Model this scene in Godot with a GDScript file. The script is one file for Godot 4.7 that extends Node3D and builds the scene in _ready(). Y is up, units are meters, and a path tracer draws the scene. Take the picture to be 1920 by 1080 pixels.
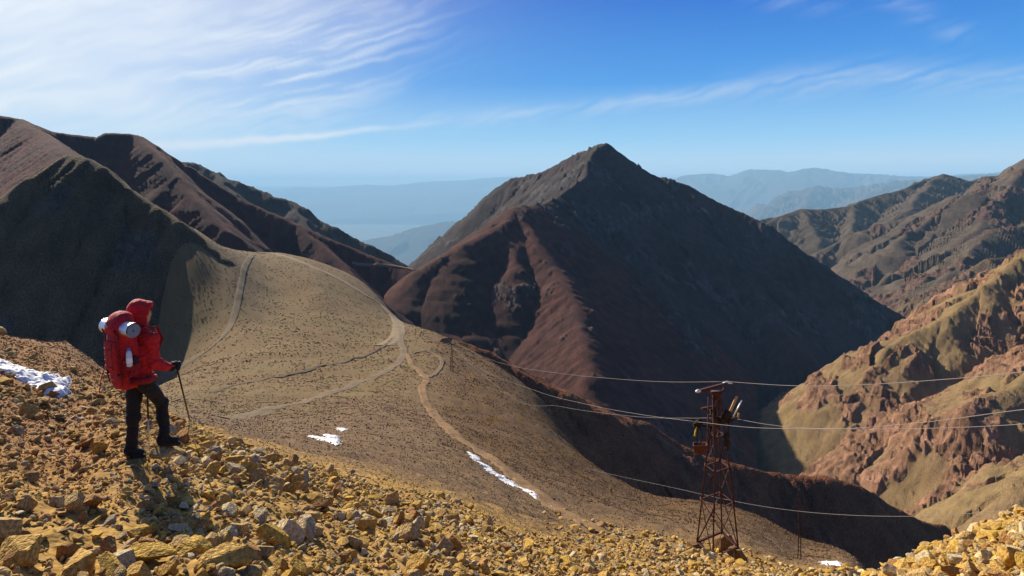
extends Node3D
# A hiker on an ochre scree slope above a saddle, high in dry mountains.
# The eye is the origin: y = 0 is eye height, -z is straight ahead, units are metres.

const FL := 1213.0      # focal length in pixels of the 1920 px wide photograph
const CX := 960.0
const CY := 350.0       # row of the horizon
const EXPOSURE := 2.0
const SUN_AZ := 40.0    # degrees, towards -x from straight ahead
const SUN_EL := 30.0

var sun_dir := Vector3.ZERO
var n_a := FastNoiseLite.new()
var n_b := FastNoiseLite.new()
var n_c := FastNoiseLite.new()
var n_r := FastNoiseLite.new()
var n_cell := FastNoiseLite.new()
var n_sky := FastNoiseLite.new()
var taken := {}

# ---------------------------------------------------------------- helpers
func pt(px: float, py: float, d: float) -> Vector3:
	return Vector3((px - CX) / FL * d, -(py - CY) / FL * d, -d)

func numbered(called: String) -> String:
	var n: int = taken.get(called, 0)
	taken[called] = n + 1
	return called if n == 0 else "%s_%03d" % [called, n]

func tag(o: Node, label: String, category: String, group := "", kind := "") -> Node:
	if label: o.set_meta("label", label)
	if category: o.set_meta("category", category)
	if group: o.set_meta("group", group)
	if kind: o.set_meta("kind", kind)
	return o

func put(called: String, mesh: Mesh, material: Material, parent: Node = null) -> MeshInstance3D:
	var o := MeshInstance3D.new()
	o.mesh = mesh
	if material: o.material_override = material
	if parent == null:
		o.name = numbered(called)
		add_child(o)
	else:
		o.name = called
		parent.add_child(o, true)
	return o

func base(called: String, at := Vector3.ZERO) -> Node3D:
	var o := Node3D.new()
	o.name = numbered(called)
	add_child(o)
	o.position = at
	return o

func mat(c: Color, rough := 0.9, metal := 0.0) -> StandardMaterial3D:
	var m := StandardMaterial3D.new()
	m.albedo_color = c.linear_to_srgb()
	m.roughness = rough
	m.metallic = metal
	m.metallic_specular = 0.4
	return m

func noise(kind: int, freq: float, octaves: int, sd: int, fractal := FastNoiseLite.FRACTAL_FBM) -> FastNoiseLite:
	var n := FastNoiseLite.new()
	n.noise_type = kind
	n.frequency = freq
	n.fractal_type = fractal
	n.fractal_octaves = octaves
	n.seed = sd
	return n

func noise_texture(n: FastNoiseLite, size: int, lo: Color, hi: Color, gain := 1.0) -> NoiseTexture2D:
	var t := NoiseTexture2D.new()
	t.width = size
	t.height = size
	t.seamless = true
	t.seamless_blend_skirt = 0.15
	t.normalize = true
	var g := Gradient.new()
	g.offsets = PackedFloat32Array([0.5 - 0.5 / gain, 0.5 + 0.5 / gain])
	g.colors = PackedColorArray([lo, hi])
	t.color_ramp = g
	t.noise = n
	return t

func sstep(a: float, b: float, x: float) -> float:
	var t := clampf((x - a) / (b - a), 0.0, 1.0)
	return t * t * (3.0 - 2.0 * t)

func share_of(f: Callable, n: int, k: int) -> void:
	for i in range(k, n, 4): f.call(i)

func in_parallel(f: Callable, n: int) -> void:
	var running := []
	for k in 4:
		var t := Thread.new()
		t.start(share_of.bind(f, n, k))
		running.append(t)
	for t in running: t.wait_to_finish()

# ---------------------------------------------------------------- sky
var sky_rows := []
const SKY_W := 2560
const SKY_H := 1280
var sky_stops := PackedFloat32Array([0.0, 4.0, 9.0, 16.0, 32.0, 90.0])
var sky_tints := PackedVector3Array([Vector3(0.86, 0.95, 1.0), Vector3(0.34, 0.66, 0.95), Vector3(0.050, 0.32, 0.83), Vector3(0.004, 0.150, 0.66), Vector3(0.003, 0.085, 0.44), Vector3(0.003, 0.055, 0.30)])
var streamer := PackedVector2Array([Vector2(-200, 330), Vector2(300, 277), Vector2(560, 257), Vector2(830, 229), Vector2(1100, 207), Vector2(1400, 166), Vector2(1650, 143), Vector2(1950, 158), Vector2(2600, 190)])
var feather := PackedVector2Array([Vector2(1300, -120), Vector2(1640, -14), Vector2(1800, 60), Vector2(2100, 150)])
const SKY_TASKS := 20

func streak(u: float, v: float, ang: float, along: float, across: float, off: float) -> float:
	var c := cos(ang)
	var s := sin(ang)
	return n_sky.get_noise_3d((u * c + v * s) / along, (-u * s + v * c) / across, off)

func band(u: float, v: float, q: PackedVector2Array, wobble: float) -> float:
	# distance in rows from a curve
	var i := 0
	while i < q.size() - 2 and u > q[i + 1].x: i += 1
	return v - lerpf(q[i].y, q[i + 1].y, (u - q[i].x) / (q[i + 1].x - q[i].x)) + wobble

func cloud(u: float, v: float) -> float:
	# cirrus in the picture plane of the front hemisphere, u to the side and v downwards
	var w1 := n_sky.get_noise_2d(u / 330.0, v / 210.0 + 7.0)
	var w2 := n_sky.get_noise_2d(u / 120.0 + 31.0, v / 60.0)
	var a := 0.0
	# broad veil on the sun's side, combed into filaments
	var veil := sstep(900.0, 120.0, u + v * 0.35 + w1 * 190.0)
	var f1 := streak(u + w1 * 60.0, v + w1 * 40.0, -0.20, 520.0, 30.0, 1.0)
	var f2 := streak(u, v + w1 * 22.0, -0.30, 330.0, 14.0, 5.0)
	var f3 := streak(u, v + w1 * 30.0, -0.12, 520.0, 60.0, 9.0)
	veil *= lerpf(1.0, sstep(12.0, -30.0, band(u, v, streamer, 0.0) + w2 * 14.0), sstep(150.0, 420.0, u) * 0.85)
	a += veil * clampf(0.74 + f1 * 0.20 + f2 * 0.12 + f3 * 0.34, 0.0, 1.0)
	# fan of wisps rising away from the veil
	var fan := exp(-pow((u - 560.0) / 210.0, 2.0)) * exp(-pow((v - 130.0 + (u - 560.0) * 0.30) / 95.0, 2.0))
	a += fan * clampf(0.18 + f2 * 1.0 + f1 * 0.7, 0.0, 1.0) * 0.9
	# the long bright streamer and its fraying end
	var wob := n_sky.get_noise_2d(u / 90.0, 3.0) * 5.0
	var dv := band(u, v, streamer, wob)
	var th := lerpf(8.0, 4.5, sstep(300.0, 850.0, u))
	a += exp(-pow(dv / th, 2.0)) * sstep(900.0, 520.0, u + w2 * 60.0) * 1.0
	var wisp := clampf(0.45 + f2 * 0.9 + f1 * 0.5, 0.0, 1.0)
	a += exp(-pow((dv + 3.0) / 15.0, 2.0)) * sstep(650.0, 900.0, u) * wisp * lerpf(0.42, 0.20, sstep(1000.0, 1700.0, u))
	a += exp(-pow((dv - 14.0) / 24.0, 2.0)) * sstep(1150.0, 1500.0, u) * wisp * 0.18
	a += exp(-pow((dv + 24.0) / 22.0, 2.0)) * sstep(1250.0, 1500.0, u) * wisp * 0.14
	# low veil over the far ranges
	a += exp(-pow((v - 296.0 - w2 * 5.0) / 13.0, 2.0)) * sstep(1350.0, 1700.0, u) * clampf(0.55 + f3 * 0.8 + f2 * 0.3, 0.0, 1.0) * 0.45
	# thin feathers high up
	var fe := band(u, v, feather, 0.0)
	a += exp(-pow(fe / 26.0, 2.0)) * sstep(1560.0, 1680.0, u) * sstep(1880.0, 1740.0, u) * clampf(0.3 + f2 * 1.2, 0.0, 1.0) * 0.28
	a += exp(-pow((v + 5.0 - (u - 1400.0) * 0.12) / 18.0, 2.0)) * sstep(1350.0, 1450.0, u) * sstep(1650.0, 1500.0, u) * clampf(0.25 + f2, 0.0, 1.0) * 0.22
	return clampf(a, 0.0, 1.0)

func sky_color(dir: Vector3) -> Vector3:
	var el := rad_to_deg(asin(clampf(dir.y, -1.0, 1.0)))
	var g := rad_to_deg(acos(clampf(dir.dot(sun_dir), -1.0, 1.0)))
	var k := 0
	while k < 4 and el > sky_stops[k + 1]: k += 1
	var c := sky_tints[k].lerp(sky_tints[k + 1], clampf((el - sky_stops[k]) / (sky_stops[k + 1] - sky_stops[k]), 0.0, 1.0))
	var glow := exp(-pow(g / 22.0, 2.0)) * 0.80 + exp(-pow(g / 36.0, 2.0)) * 0.11
	c = c.lerp(Vector3(0.93, 0.97, 1.0), clampf(glow, 0.0, 0.95))
	c += Vector3(1.0, 0.97, 0.9) * 1.2 * exp(-g / 4.5)
	var a := 0.0
	var front := sstep(0.2, 0.42, -dir.z)
	if front > 0.0:
		a += front * cloud(CX + dir.x / -dir.z * FL, CY - dir.y / -dir.z * FL)
	if front < 1.0 and dir.y > 0.02:
		var q := Vector2(dir.x, dir.z) / (dir.y + 0.12) * 300.0
		var n := streak(q.x, q.y, 0.5, 420.0, 70.0, 20.0) * 0.7 + streak(q.x, q.y, 0.4, 200.0, 24.0, 30.0) * 0.4
		a += (1.0 - front) * clampf(n - 0.05, 0.0, 1.0) * 0.5
	var white := Vector3(0.90, 0.95, 1.0) * lerpf(0.86, 1.06, clampf(exp(-pow(g / 40.0, 2.0)), 0.0, 1.0))
	return c.lerp(white, clampf(a, 0.0, 0.96))

func sky_task(i: int) -> void:
	var rows := SKY_H / 2 / SKY_TASKS
	var out := PackedFloat32Array()
	out.resize(rows * SKY_W * 3)
	var p := 0
	for r in rows:
		var el := (0.5 - (i * rows + r + 0.5) / SKY_H) * PI
		var v := Vector3.ZERO
		for c in SKY_W:
			var ph := ((c + 0.5) / SKY_W - 0.25) * TAU
			if c % 4 == 0 or (sin(ph) < -0.6 and el < 0.5):
				v = sky_color(Vector3(cos(ph) * cos(el), sin(el), sin(ph) * cos(el))) / EXPOSURE
			out[p] = v.x
			out[p + 1] = v.y
			out[p + 2] = v.z
			p += 3
	sky_rows[i] = out

func make_sky() -> PanoramaSkyMaterial:
	n_sky.noise_type = FastNoiseLite.TYPE_SIMPLEX_SMOOTH
	n_sky.frequency = 1.0
	n_sky.fractal_type = FastNoiseLite.FRACTAL_FBM
	n_sky.fractal_octaves = 4
	n_sky.seed = 11
	sky_rows.resize(SKY_TASKS)
	in_parallel(sky_task, SKY_TASKS)
	var all := PackedFloat32Array()
	for r in sky_rows: all.append_array(r)
	var low := PackedFloat32Array()
	low.resize(SKY_W * SKY_H / 2 * 3)
	low.fill(0.12 / EXPOSURE)
	all.append_array(low)
	var im := Image.create_from_data(SKY_W, SKY_H, false, Image.FORMAT_RGBF, all.to_byte_array())
	var m := PanoramaSkyMaterial.new()
	m.panorama = ImageTexture.create_from_image(im)
	return m

func setting() -> void:
	var az := deg_to_rad(SUN_AZ)
	var el := deg_to_rad(SUN_EL)
	sun_dir = Vector3(-sin(az) * cos(el), sin(el), -cos(az) * cos(el))
	var cam := Camera3D.new()
	cam.name = "camera"
	cam.projection = Camera3D.PROJECTION_FRUSTUM
	cam.near = 0.1
	cam.far = 250000.0
	cam.size = 2.0 * 540.0 / FL * 0.1
	cam.frustum_offset = Vector2(0.0, -(540.0 - CY) / FL * 0.1)
	cam.current = true
	add_child(cam)
	var sun := DirectionalLight3D.new()
	sun.name = "sun"
	sun.light_energy = 1.6
	sun.light_color = Color(1.0, 0.955, 0.88)
	sun.light_angular_distance = 0.5
	sun.shadow_enabled = true
	add_child(sun)
	sun.look_at_from_position(Vector3.ZERO, -sun_dir)
	var e := Environment.new()
	e.background_mode = Environment.BG_SKY
	e.sky = Sky.new()
	e.sky.sky_material = make_sky()
	e.tonemap_mode = Environment.TONE_MAPPER_LINEAR
	e.tonemap_exposure = EXPOSURE
	e.sdfgi_enabled = true
	e.ssao_enabled = true
	e.ssil_enabled = true
	e.fog_enabled = true
	e.fog_density = 0.000026
	e.fog_light_color = Color(0.67, 0.87, 1.0)
	var w := WorldEnvironment.new()
	w.name = "environment"
	w.environment = e
	add_child(w)

# ---------------------------------------------------------------- the near hillside (one heightfield over picture column and distance)
const COLS := [-500.0, -150.0, 0.0, 120.0, 250.0, 275.0, 300.0, 350.0, 420.0, 500.0, 600.0, 700.0, 850.0, 1000.0, 1200.0, 1400.0, 1500.0, 1600.0, 1750.0, 1920.0, 2300.0]
const DIST := [4.0, 6.0, 8.0, 11.0, 15.0, 20.0, 28.0, 40.0, 60.0, 85.0, 120.0, 170.0, 240.0, 290.0, 330.0, 380.0, 450.0, 600.0, 850.0]
const ROWS := [
	[1040, 860, 760, 665, 600, 640, 760, 880, 900, 900, 880, 860, 830, 813, 800, 796, 790, 800, 820],
	[1075, 890, 790, 700, 632, 650, 760, 880, 900, 890, 860, 820, 780, 763, 750, 746, 740, 760, 800],
	[1090, 925, 825, 725, 640, 660, 760, 870, 880, 870, 840, 800, 760, 743, 730, 726, 720, 740, 800],
	[1105, 950, 855, 757, 670, 660, 750, 850, 865, 855, 820, 775, 735, 718, 705, 703, 700, 730, 800],
	[1110, 965, 838, 770, 738, 742, 790, 830, 830, 800, 775, 745, 748, 590, 540, 610, 680, 760, 860],
	[1113, 970, 850, 785, 752, 752, 790, 820, 820, 795, 768, 738, 730, 520, 450, 540, 650, 740, 800],
	[1115, 974, 862, 800, 768, 766, 790, 808, 805, 785, 757, 725, 700, 495, 430, 520, 620, 700, 760],
	[1120, 980, 890, 830, 797, 790, 790, 790, 782, 765, 738, 704, 645, 462, 425, 500, 590, 660, 740],
	[1132, 995, 910, 848, 820, 812, 806, 800, 788, 768, 737, 693, 608, 506, 466, 468, 492, 560, 700],
	[1150, 1020, 935, 870, 845, 835, 825, 812, 795, 772, 735, 685, 612, 560, 520, 486, 474, 515, 640],
	[1185, 1050, 968, 908, 875, 858, 842, 825, 800, 774, 735, 688, 622, 575, 540, 508, 492, 530, 650],
	[1220, 1080, 1000, 945, 905, 880, 860, 838, 805, 775, 735, 690, 635, 602, 580, 556, 547, 580, 690],
	[1280, 1130, 1050, 990, 950, 925, 900, 870, 835, 798, 752, 700, 650, 638, 655, 720, 800, 900, 1000],
	[1330, 1190, 1105, 1045, 1010, 985, 958, 925, 880, 840, 800, 760, 740, 769, 790, 840, 900, 1000, 1100],
	[1400, 1265, 1190, 1110, 1065, 1040, 1015, 985, 950, 930, 930, 985, 1060, 1112, 1150, 1195, 1250, 1300, 1400],
	[1450, 1330, 1240, 1165, 1110, 1082, 1060, 1025, 985, 963, 978, 1050, 1150, 1208, 1250, 1295, 1350, 1400, 1500],
	[1440, 1320, 1240, 1170, 1118, 1095, 1080, 1060, 1030, 1012, 1040, 1120, 1220, 1266, 1300, 1345, 1400, 1450, 1550],
	[1400, 1290, 1215, 1155, 1115, 1095, 1082, 1066, 1050, 1050, 1090, 1180, 1280, 1321, 1350, 1395, 1450, 1500, 1600],
	[1330, 1200, 1120, 1065, 1035, 1045, 1100, 1180, 1260, 1330, 1400, 1450, 1500, 1529, 1550, 1572, 1600, 1650, 1700],
	[1270, 1130, 1055, 1000, 975, 1000, 1080, 1180, 1280, 1350, 1420, 1470, 1520, 1549, 1570, 1592, 1620, 1670, 1720],
	[1150, 1000, 930, 880, 860, 900, 1000, 1120, 1250, 1350, 1430, 1480, 1530, 1559, 1580, 1602, 1630, 1680, 1730],
]
var heights: Array = []          # heights[column] = PackedFloat32Array over LV
var lv := PackedFloat32Array()   # log of the distances, with two near ones

func prepare_hillside() -> void:
	lv = PackedFloat32Array([log(0.8), log(1.8)])
	for d in DIST: lv.append(log(d))
	for c in COLS.size():
		var col := PackedFloat32Array()
		var y4: float = -(ROWS[c][0] - CY) / FL * 4.0
		for d in [0.8, 1.8]: col.append(lerpf(-1.65, y4, d / 4.0))
		for k in DIST.size(): col.append(-(ROWS[c][k] - CY) / FL * DIST[k])
		heights.append(col)

func hermite(p0: float, p1: float, p2: float, p3: float, x0: float, x1: float, x2: float, x3: float, x: float) -> float:
	var h := x2 - x1
	var t := (x - x1) / h
	var d := (p2 - p1) / h
	var m1 := (d * (x1 - x0) + (p1 - p0) / maxf(x1 - x0, 1e-4) * h) / (x2 - x0)
	var m2 := (d * (x3 - x2) + (p3 - p2) / maxf(x3 - x2, 1e-4) * h) / (x3 - x1)
	var t2 := t * t
	var t3 := t2 * t
	return p1 * (2 * t3 - 3 * t2 + 1) + m1 * h * (t3 - 2 * t2 + t) + p2 * (3 * t2 - 2 * t3) + m2 * h * (t3 - t2)

func column_height(c: int, l: float, k: int) -> float:
	var a: PackedFloat32Array = heights[c]
	var n := lv.size() - 1
	var k0 := maxi(k - 1, 0)
	var k3 := mini(k + 2, n)
	var x0 := lv[k0] if k0 != k else lv[k] - 0.5
	var x3 := lv[k3] if k3 != k + 1 else lv[n] + 0.5
	return hermite(a[k0], a[k], a[k + 1], a[k3], x0, lv[k], lv[k + 1], x3, l)

func smooth_height(x: float, z: float) -> float:
	var d := maxf(-z, 0.8)
	var px := clampf(CX + x / d * FL, -499.0, 2299.0)
	var l := clampf(log(d), lv[0], lv[lv.size() - 1] - 0.001)
	var k := 0
	while k < lv.size() - 2 and l > lv[k + 1]: k += 1
	var c := 0
	while c < COLS.size() - 2 and px > COLS[c + 1]: c += 1
	var c0 := maxi(c - 1, 0)
	var c3 := mini(c + 2, COLS.size() - 1)
	var x0: float = COLS[c0] if c0 != c else COLS[c] - 200.0
	var x3: float = COLS[c3] if c3 != c + 1 else COLS[c + 1] + 200.0
	return hermite(column_height(c0, l, k), column_height(c, l, k), column_height(c + 1, l, k), column_height(c3, l, k), x0, COLS[c], COLS[c + 1], x3, px)

func ground(x: float, z: float) -> float:
	var d := sqrt(x * x + z * z)
	var h := smooth_height(x, z)
	# lumps of every size; the far flank is smoother for its size
	h += n_a.get_noise_2d(x * 1.1, z * 1.1) * 0.10 * sstep(1.0, 4.0, d) * sstep(90.0, 30.0, d)
	h += n_a.get_noise_2d(x * 0.21 + 50.0, z * 0.21) * 0.32 * sstep(6.0, 25.0, d) * sstep(300.0, 120.0, d)
	h += n_b.get_noise_2d(x * 0.035, z * 0.035 + 9.0) * 1.0 * sstep(30.0, 120.0, d) * (1.0 - 0.4 * sstep(150.0, 400.0, d))
	h += n_a.get_noise_2d(x * 6.0, z * 6.0) * 0.022 * sstep(25.0, 10.0, d)
	return h

func hit(px: float, py: float, d0: float, d1: float) -> Vector3:
	# where the sight line through a picture point first meets the hillside between two distances
	var last := d0
	var steps := 160
	for i in steps:
		var d := d0 * pow(d1 / d0, (i + 1.0) / steps)
		var p := pt(px, py, d)
		if ground(p.x, p.z) >= p.y:
			var lo := last
			var hi := d
			for j in 14:
				var mid := (lo + hi) / 2.0
				var q := pt(px, py, mid)
				if ground(q.x, q.z) >= q.y: hi = mid
				else: lo = mid
			var r := pt(px, py, hi)
			return Vector3(r.x, ground(r.x, r.z), r.z)
		last = d
	var far := pt(px, py, d1)
	return Vector3(far.x, ground(far.x, far.z), far.z)

# share of big loose ochre rock at a place, 0..1
func rockiness(x: float, z: float) -> float:
	var d := maxf(-z, 0.8)
	var px := CX + x / d * FL
	var j := n_b.get_noise_2d(x * 0.4, z * 0.4)
	var edge := sstep(16.0, 11.0, d + j * 3.0) if px < 1000.0 else lerpf(sstep(16.0, 11.0, d + j * 3.0), sstep(40.0, 26.0, d + j * 5.0), sstep(1000.0, 1350.0, px))
	var trail := sstep(150.0, 420.0, px + j * 60.0 - (d - 6.0) * 4.0)
	return edge * lerpf(0.34, 1.0, trail)

func ground_color(x: float, z: float) -> Color:
	var d := maxf(-z, 0.8)
	var px := CX + x / d * FL
	var n1 := n_b.get_noise_2d(x * 0.9, z * 0.9)
	var n2 := n_a.get_noise_2d(x * 0.25 + 70.0, z * 0.25)
	var n3 := n_b.get_noise_2d(x * 0.03, z * 0.03)
	var n4 := n_r.get_noise_2d(x * 3.0, z * 3.0)
	var ochre := Vector3(0.43, 0.255, 0.070)
	var rust := Vector3(0.30, 0.140, 0.060)
	var gravel := Vector3(0.195, 0.125, 0.068)
	var straw := Vector3(0.188, 0.124, 0.060)
	var brown := Vector3(0.135, 0.080, 0.043)
	# loose rubble near the eye, redder on the bank beside the trail
	var near := ochre.lerp(rust, sstep(330.0, 120.0, px + n2 * 90.0) * sstep(5.0, 9.0, d + n1) * 0.85)
	near = near.lerp(Vector3(0.328, 0.221, 0.098), sstep(0.15, 0.5, n1) * 0.5)
	# gravel further down, then tussock grass in the bowl and brown turf on the flank beyond the footpath
	var far_edge := lerpf(sstep(11.0, 26.0, d + n1 * 4.0), sstep(24.0, 46.0, d + n1 * 6.0), sstep(950.0, 1400.0, px))
	var bowl := sstep(70.0, 125.0, d + n3 * 30.0 - (px - 500.0) * 0.03) * sstep(860.0, 780.0, px + n2 * 12.0)
	var flank := sstep(780.0, 880.0, px + n2 * 30.0) * sstep(35.0, 80.0, d + n1 * 12.0)
	var far := gravel.lerp(brown, clampf(0.35 + n2 * 0.5 + n3 * 0.5, 0.0, 1.0) * 0.6)
	far = far.lerp(straw.lerp(Vector3(0.192, 0.136, 0.064), sstep(-0.1, 0.35, n3 + n2 * 0.4)), bowl)
	far = far.lerp(brown.lerp(Vector3(0.135, 0.075, 0.026), sstep(-0.05, 0.3, n2 + n1 * 0.35)), flank)
	var c := near.lerp(far, far_edge) * (1.0 + n4 * 0.16 + n1 * 0.10)
	return Color(c.x, c.y, c.z)

var hill_parts := []
const HILL_COLS := 760
const HILL_ROWS := 390
const HILL_TASKS := 12

func hill_vertex(c: int, r: int) -> Vector3:
	var px := lerpf(-470.0, 2290.0, c / float(HILL_COLS - 1))
	var d := 0.9 * pow(840.0 / 0.9, r / float(HILL_ROWS - 1))
	var x := (px - CX) / FL * d
	return Vector3(x, ground(x, -d), -d)

func hill_task(i: int) -> void:
	var r0: int = HILL_ROWS * i / HILL_TASKS
	var r1: int = HILL_ROWS * (i + 1) / HILL_TASKS
	var v := PackedVector3Array()
	var col := PackedColorArray()
	v.resize((r1 - r0) * HILL_COLS)
	col.resize((r1 - r0) * HILL_COLS)
	var p := 0
	for r in range(r0, r1):
		for c in HILL_COLS:
			v[p] = hill_vertex(c, r)
			col[p] = ground_color(v[p].x, v[p].z)
			p += 1
	hill_parts[i] = [v, col]

func grid_mesh(v: PackedVector3Array, col: PackedColorArray, nc: int, nr: int) -> ArrayMesh:
	var n := PackedVector3Array()
	n.resize(v.size())
	for r in nr:
		var ru := maxi(r - 1, 0) * nc
		var rd := mini(r + 1, nr - 1) * nc
		for c in nc:
			var e := v[r * nc + mini(c + 1, nc - 1)] - v[r * nc + maxi(c - 1, 0)]
			var f := v[rd + c] - v[ru + c]
			n[r * nc + c] = e.cross(f).normalized()
	var idx := PackedInt32Array()
	idx.resize((nc - 1) * (nr - 1) * 6)
	var p := 0
	for r in nr - 1:
		for c in nc - 1:
			var a := r * nc + c
			idx[p] = a
			idx[p + 1] = a + nc
			idx[p + 2] = a + 1
			idx[p + 3] = a + 1
			idx[p + 4] = a + nc
			idx[p + 5] = a + nc + 1
			p += 6
	if n[nc * (nr / 2) + nc / 2].y < 0.0:
		for i in n.size(): n[i] = -n[i]
		for i in range(0, idx.size(), 3):
			var swap := idx[i + 1]
			idx[i + 1] = idx[i + 2]
			idx[i + 2] = swap
	var arr := []
	arr.resize(Mesh.ARRAY_MAX)
	arr[Mesh.ARRAY_VERTEX] = v
	arr[Mesh.ARRAY_NORMAL] = n
	arr[Mesh.ARRAY_COLOR] = col
	arr[Mesh.ARRAY_INDEX] = idx
	var m := ArrayMesh.new()
	m.add_surface_from_arrays(Mesh.PRIMITIVE_TRIANGLES, arr)
	return m

func earth(grain_scale: float, relief: float, relief_scale: float, lo := 0.72) -> StandardMaterial3D:
	var m := StandardMaterial3D.new()
	m.vertex_color_use_as_albedo = true
	m.roughness = 1.0
	m.metallic_specular = 0.2
	m.uv1_triplanar = true
	m.uv1_world_triplanar = true
	m.uv1_scale = Vector3.ONE * grain_scale
	m.albedo_texture = noise_texture(noise(FastNoiseLite.TYPE_SIMPLEX_SMOOTH, 0.035, 5, 5), 512, Color(lo, lo, lo), Color.WHITE, 1.6)
	m.heightmap_enabled = relief > 0.0
	m.heightmap_texture = noise_texture(noise(FastNoiseLite.TYPE_CELLULAR, 0.05, 3, 8), 512, Color.BLACK, Color.WHITE)
	m.heightmap_scale = relief
	return m

func build_hillside() -> void:
	hill_parts.resize(HILL_TASKS)
	in_parallel(hill_task, HILL_TASKS)
	var v := PackedVector3Array()
	var col := PackedColorArray()
	for q in hill_parts:
		v.append_array(q[0])
		col.append_array(q[1])
	hill_parts.clear()
	var o := put("hillside", grid_mesh(v, col, HILL_COLS, HILL_ROWS), earth(0.35, 3.0, 1.0))
	tag(o, "ochre scree slope falling to a straw coloured grassy saddle", "hillside", "", "structure")

# ---------------------------------------------------------------- mountains: ridges with planar flanks, cut by gullies
# each ridge is a list of [column, row, distance, slope of the flanks]
class Mountain:
	var called := "mountain"
	var label := ""
	var px0 := 0.0
	var px1 := 0.0
	var d0 := 0.0
	var d1 := 0.0
	var nc := 200
	var nr := 150
	var seg := PackedFloat32Array()   # 12 numbers for each stretch of ridge
	var rough := 6.0         # metres of uneven ground
	var rough_scale := 0.01  # per metre
	var gully := 8.0
	var gully_scale := 60.0
	var round_top := 6.0
	var crag := 0.0          # height of crags
	var crag_scale := 0.02
	var crag_at := 0.15
	var floor_y := -9000.0
	var tones := []
	var tone_scale := 0.006
	var ledge := 0.0         # height of the rock's steps
	var sd := 0.0
	var result := []

var mountains: Array = []

func mountain(called: String, label: String, ridges: Array, settings: Dictionary) -> Mountain:
	var m := Mountain.new()
	m.called = called
	m.label = label
	for k in settings: m.set(k, settings[k])
	m.sd = mountains.size() * 137.0
	var run := 0.0
	for r in ridges:
		for i in r.size() - 1:
			var a := pt(r[i][0], r[i][1], r[i][2])
			var b := pt(r[i + 1][0], r[i + 1][1], r[i + 1][2])
			var l := Vector2(b.x - a.x, b.z - a.z).length()
			m.seg.append_array([a.x, a.y, a.z, b.x - a.x, b.y - a.y, b.z - a.z, r[i][3], r[i + 1][3] - r[i][3], run, l, 1.0 / (l * l), maxf(a.y, b.y)])
			run += l
		run += 5000.0
	mountains.append(m)
	return m

func mountain_point(m: Mountain, x: float, z: float) -> Vector4:
	# x: height, y: place along the ridge, z: distance from it, w: crag share
	var best := -1e9
	var along := 0.0
	var away := 0.0
	var wx := n_b.get_noise_2d(x * m.rough_scale * 0.6 + m.sd, z * m.rough_scale * 0.6)
	var wz := n_b.get_noise_2d(x * m.rough_scale * 0.6, z * m.rough_scale * 0.6 + m.sd + 400.0)
	var warp := m.gully_scale * 0.35
	var qx := x + wx * warp
	var qz := z + wz * warp
	var seg := m.seg
	var rt := m.round_top
	for i in range(0, seg.size(), 12):
		if seg[i + 11] <= best: continue
		var ex := qx - seg[i]
		var ez := qz - seg[i + 2]
		var bx := seg[i + 3]
		var bz := seg[i + 5]
		var t := clampf((ex * bx + ez * bz) * seg[i + 10], 0.0, 1.0)
		ex -= bx * t
		ez -= bz * t
		var dist := sqrt(ex * ex + ez * ez)
		var h := seg[i + 1] + seg[i + 4] * t - (seg[i + 6] + seg[i + 7] * t) * (sqrt(dist * dist + rt * rt) - rt)
		if h > best:
			best = h
			along = seg[i + 8] + seg[i + 9] * t
			away = dist
	var fade := sstep(0.0, m.gully_scale * 1.2, away)
	var g1 := absf(n_b.get_noise_2d(along / m.gully_scale * 0.6 + m.sd, away / (m.gully_scale * 7.0)))
	var g2 := absf(n_r.get_noise_2d(along / m.gully_scale * 2.7 + m.sd + 90.0, away / (m.gully_scale * 2.4)))
	best += (0.30 - g1) * 1.9 * m.gully * fade
	best -= (1.0 - clampf(g2 * 2.6, 0.0, 1.0)) * m.gully * 0.35 * fade
	var lump := m.rough * (0.3 + 0.7 * sstep(0.0, m.gully_scale * 1.5, away))
	best += n_a.get_noise_2d(x * m.rough_scale + m.sd, z * m.rough_scale) * lump
	best += n_a.get_noise_2d(x * m.rough_scale * 6.0, z * m.rough_scale * 6.0 + m.sd) * m.rough * 0.26
	var share := 0.0
	if m.crag > 0.0:
		var where := n_b.get_noise_2d(along * m.crag_scale * 0.5 + m.sd, away * m.crag_scale * 0.22) + 0.45 * n_a.get_noise_2d(x * m.crag_scale, z * m.crag_scale + m.sd)
		share = sstep(m.crag_at, m.crag_at + 0.16, where)
		if share > 0.0:
			# ribs of broken rock running down the flank, stepped along its beds
			var c := absf(n_r.get_noise_2d(along * m.crag_scale * 1.1 + m.sd, away * m.crag_scale * 0.30))
			var c3 := n_cell.get_noise_2d(x * m.crag_scale * 8.0 + m.sd, z * m.crag_scale * 8.0)
			var c4 := absf(n_a.get_noise_2d(x * m.crag_scale * 2.0, z * m.crag_scale * 2.0 + m.sd))
			best += share * m.crag * (0.05 + (0.4 - c) * 0.95 - c4 * 0.55 - (c3 + 0.5) * 0.16)
			if m.ledge > 0.0:
				var bed := best / m.ledge + n_b.get_noise_2d(x * m.crag_scale * 0.8, z * m.crag_scale * 0.8 + m.sd) * 1.4 + n_a.get_noise_2d(x * m.crag_scale * 3.0 + m.sd, z * m.crag_scale * 3.0) * 0.22
				var part := bed - floorf(bed)
				best += share * m.ledge * 0.55 * (sstep(0.0, 0.35, part) - part)
	return Vector4(maxf(best, m.floor_y), along, away, share)

var chunks := []

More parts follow.
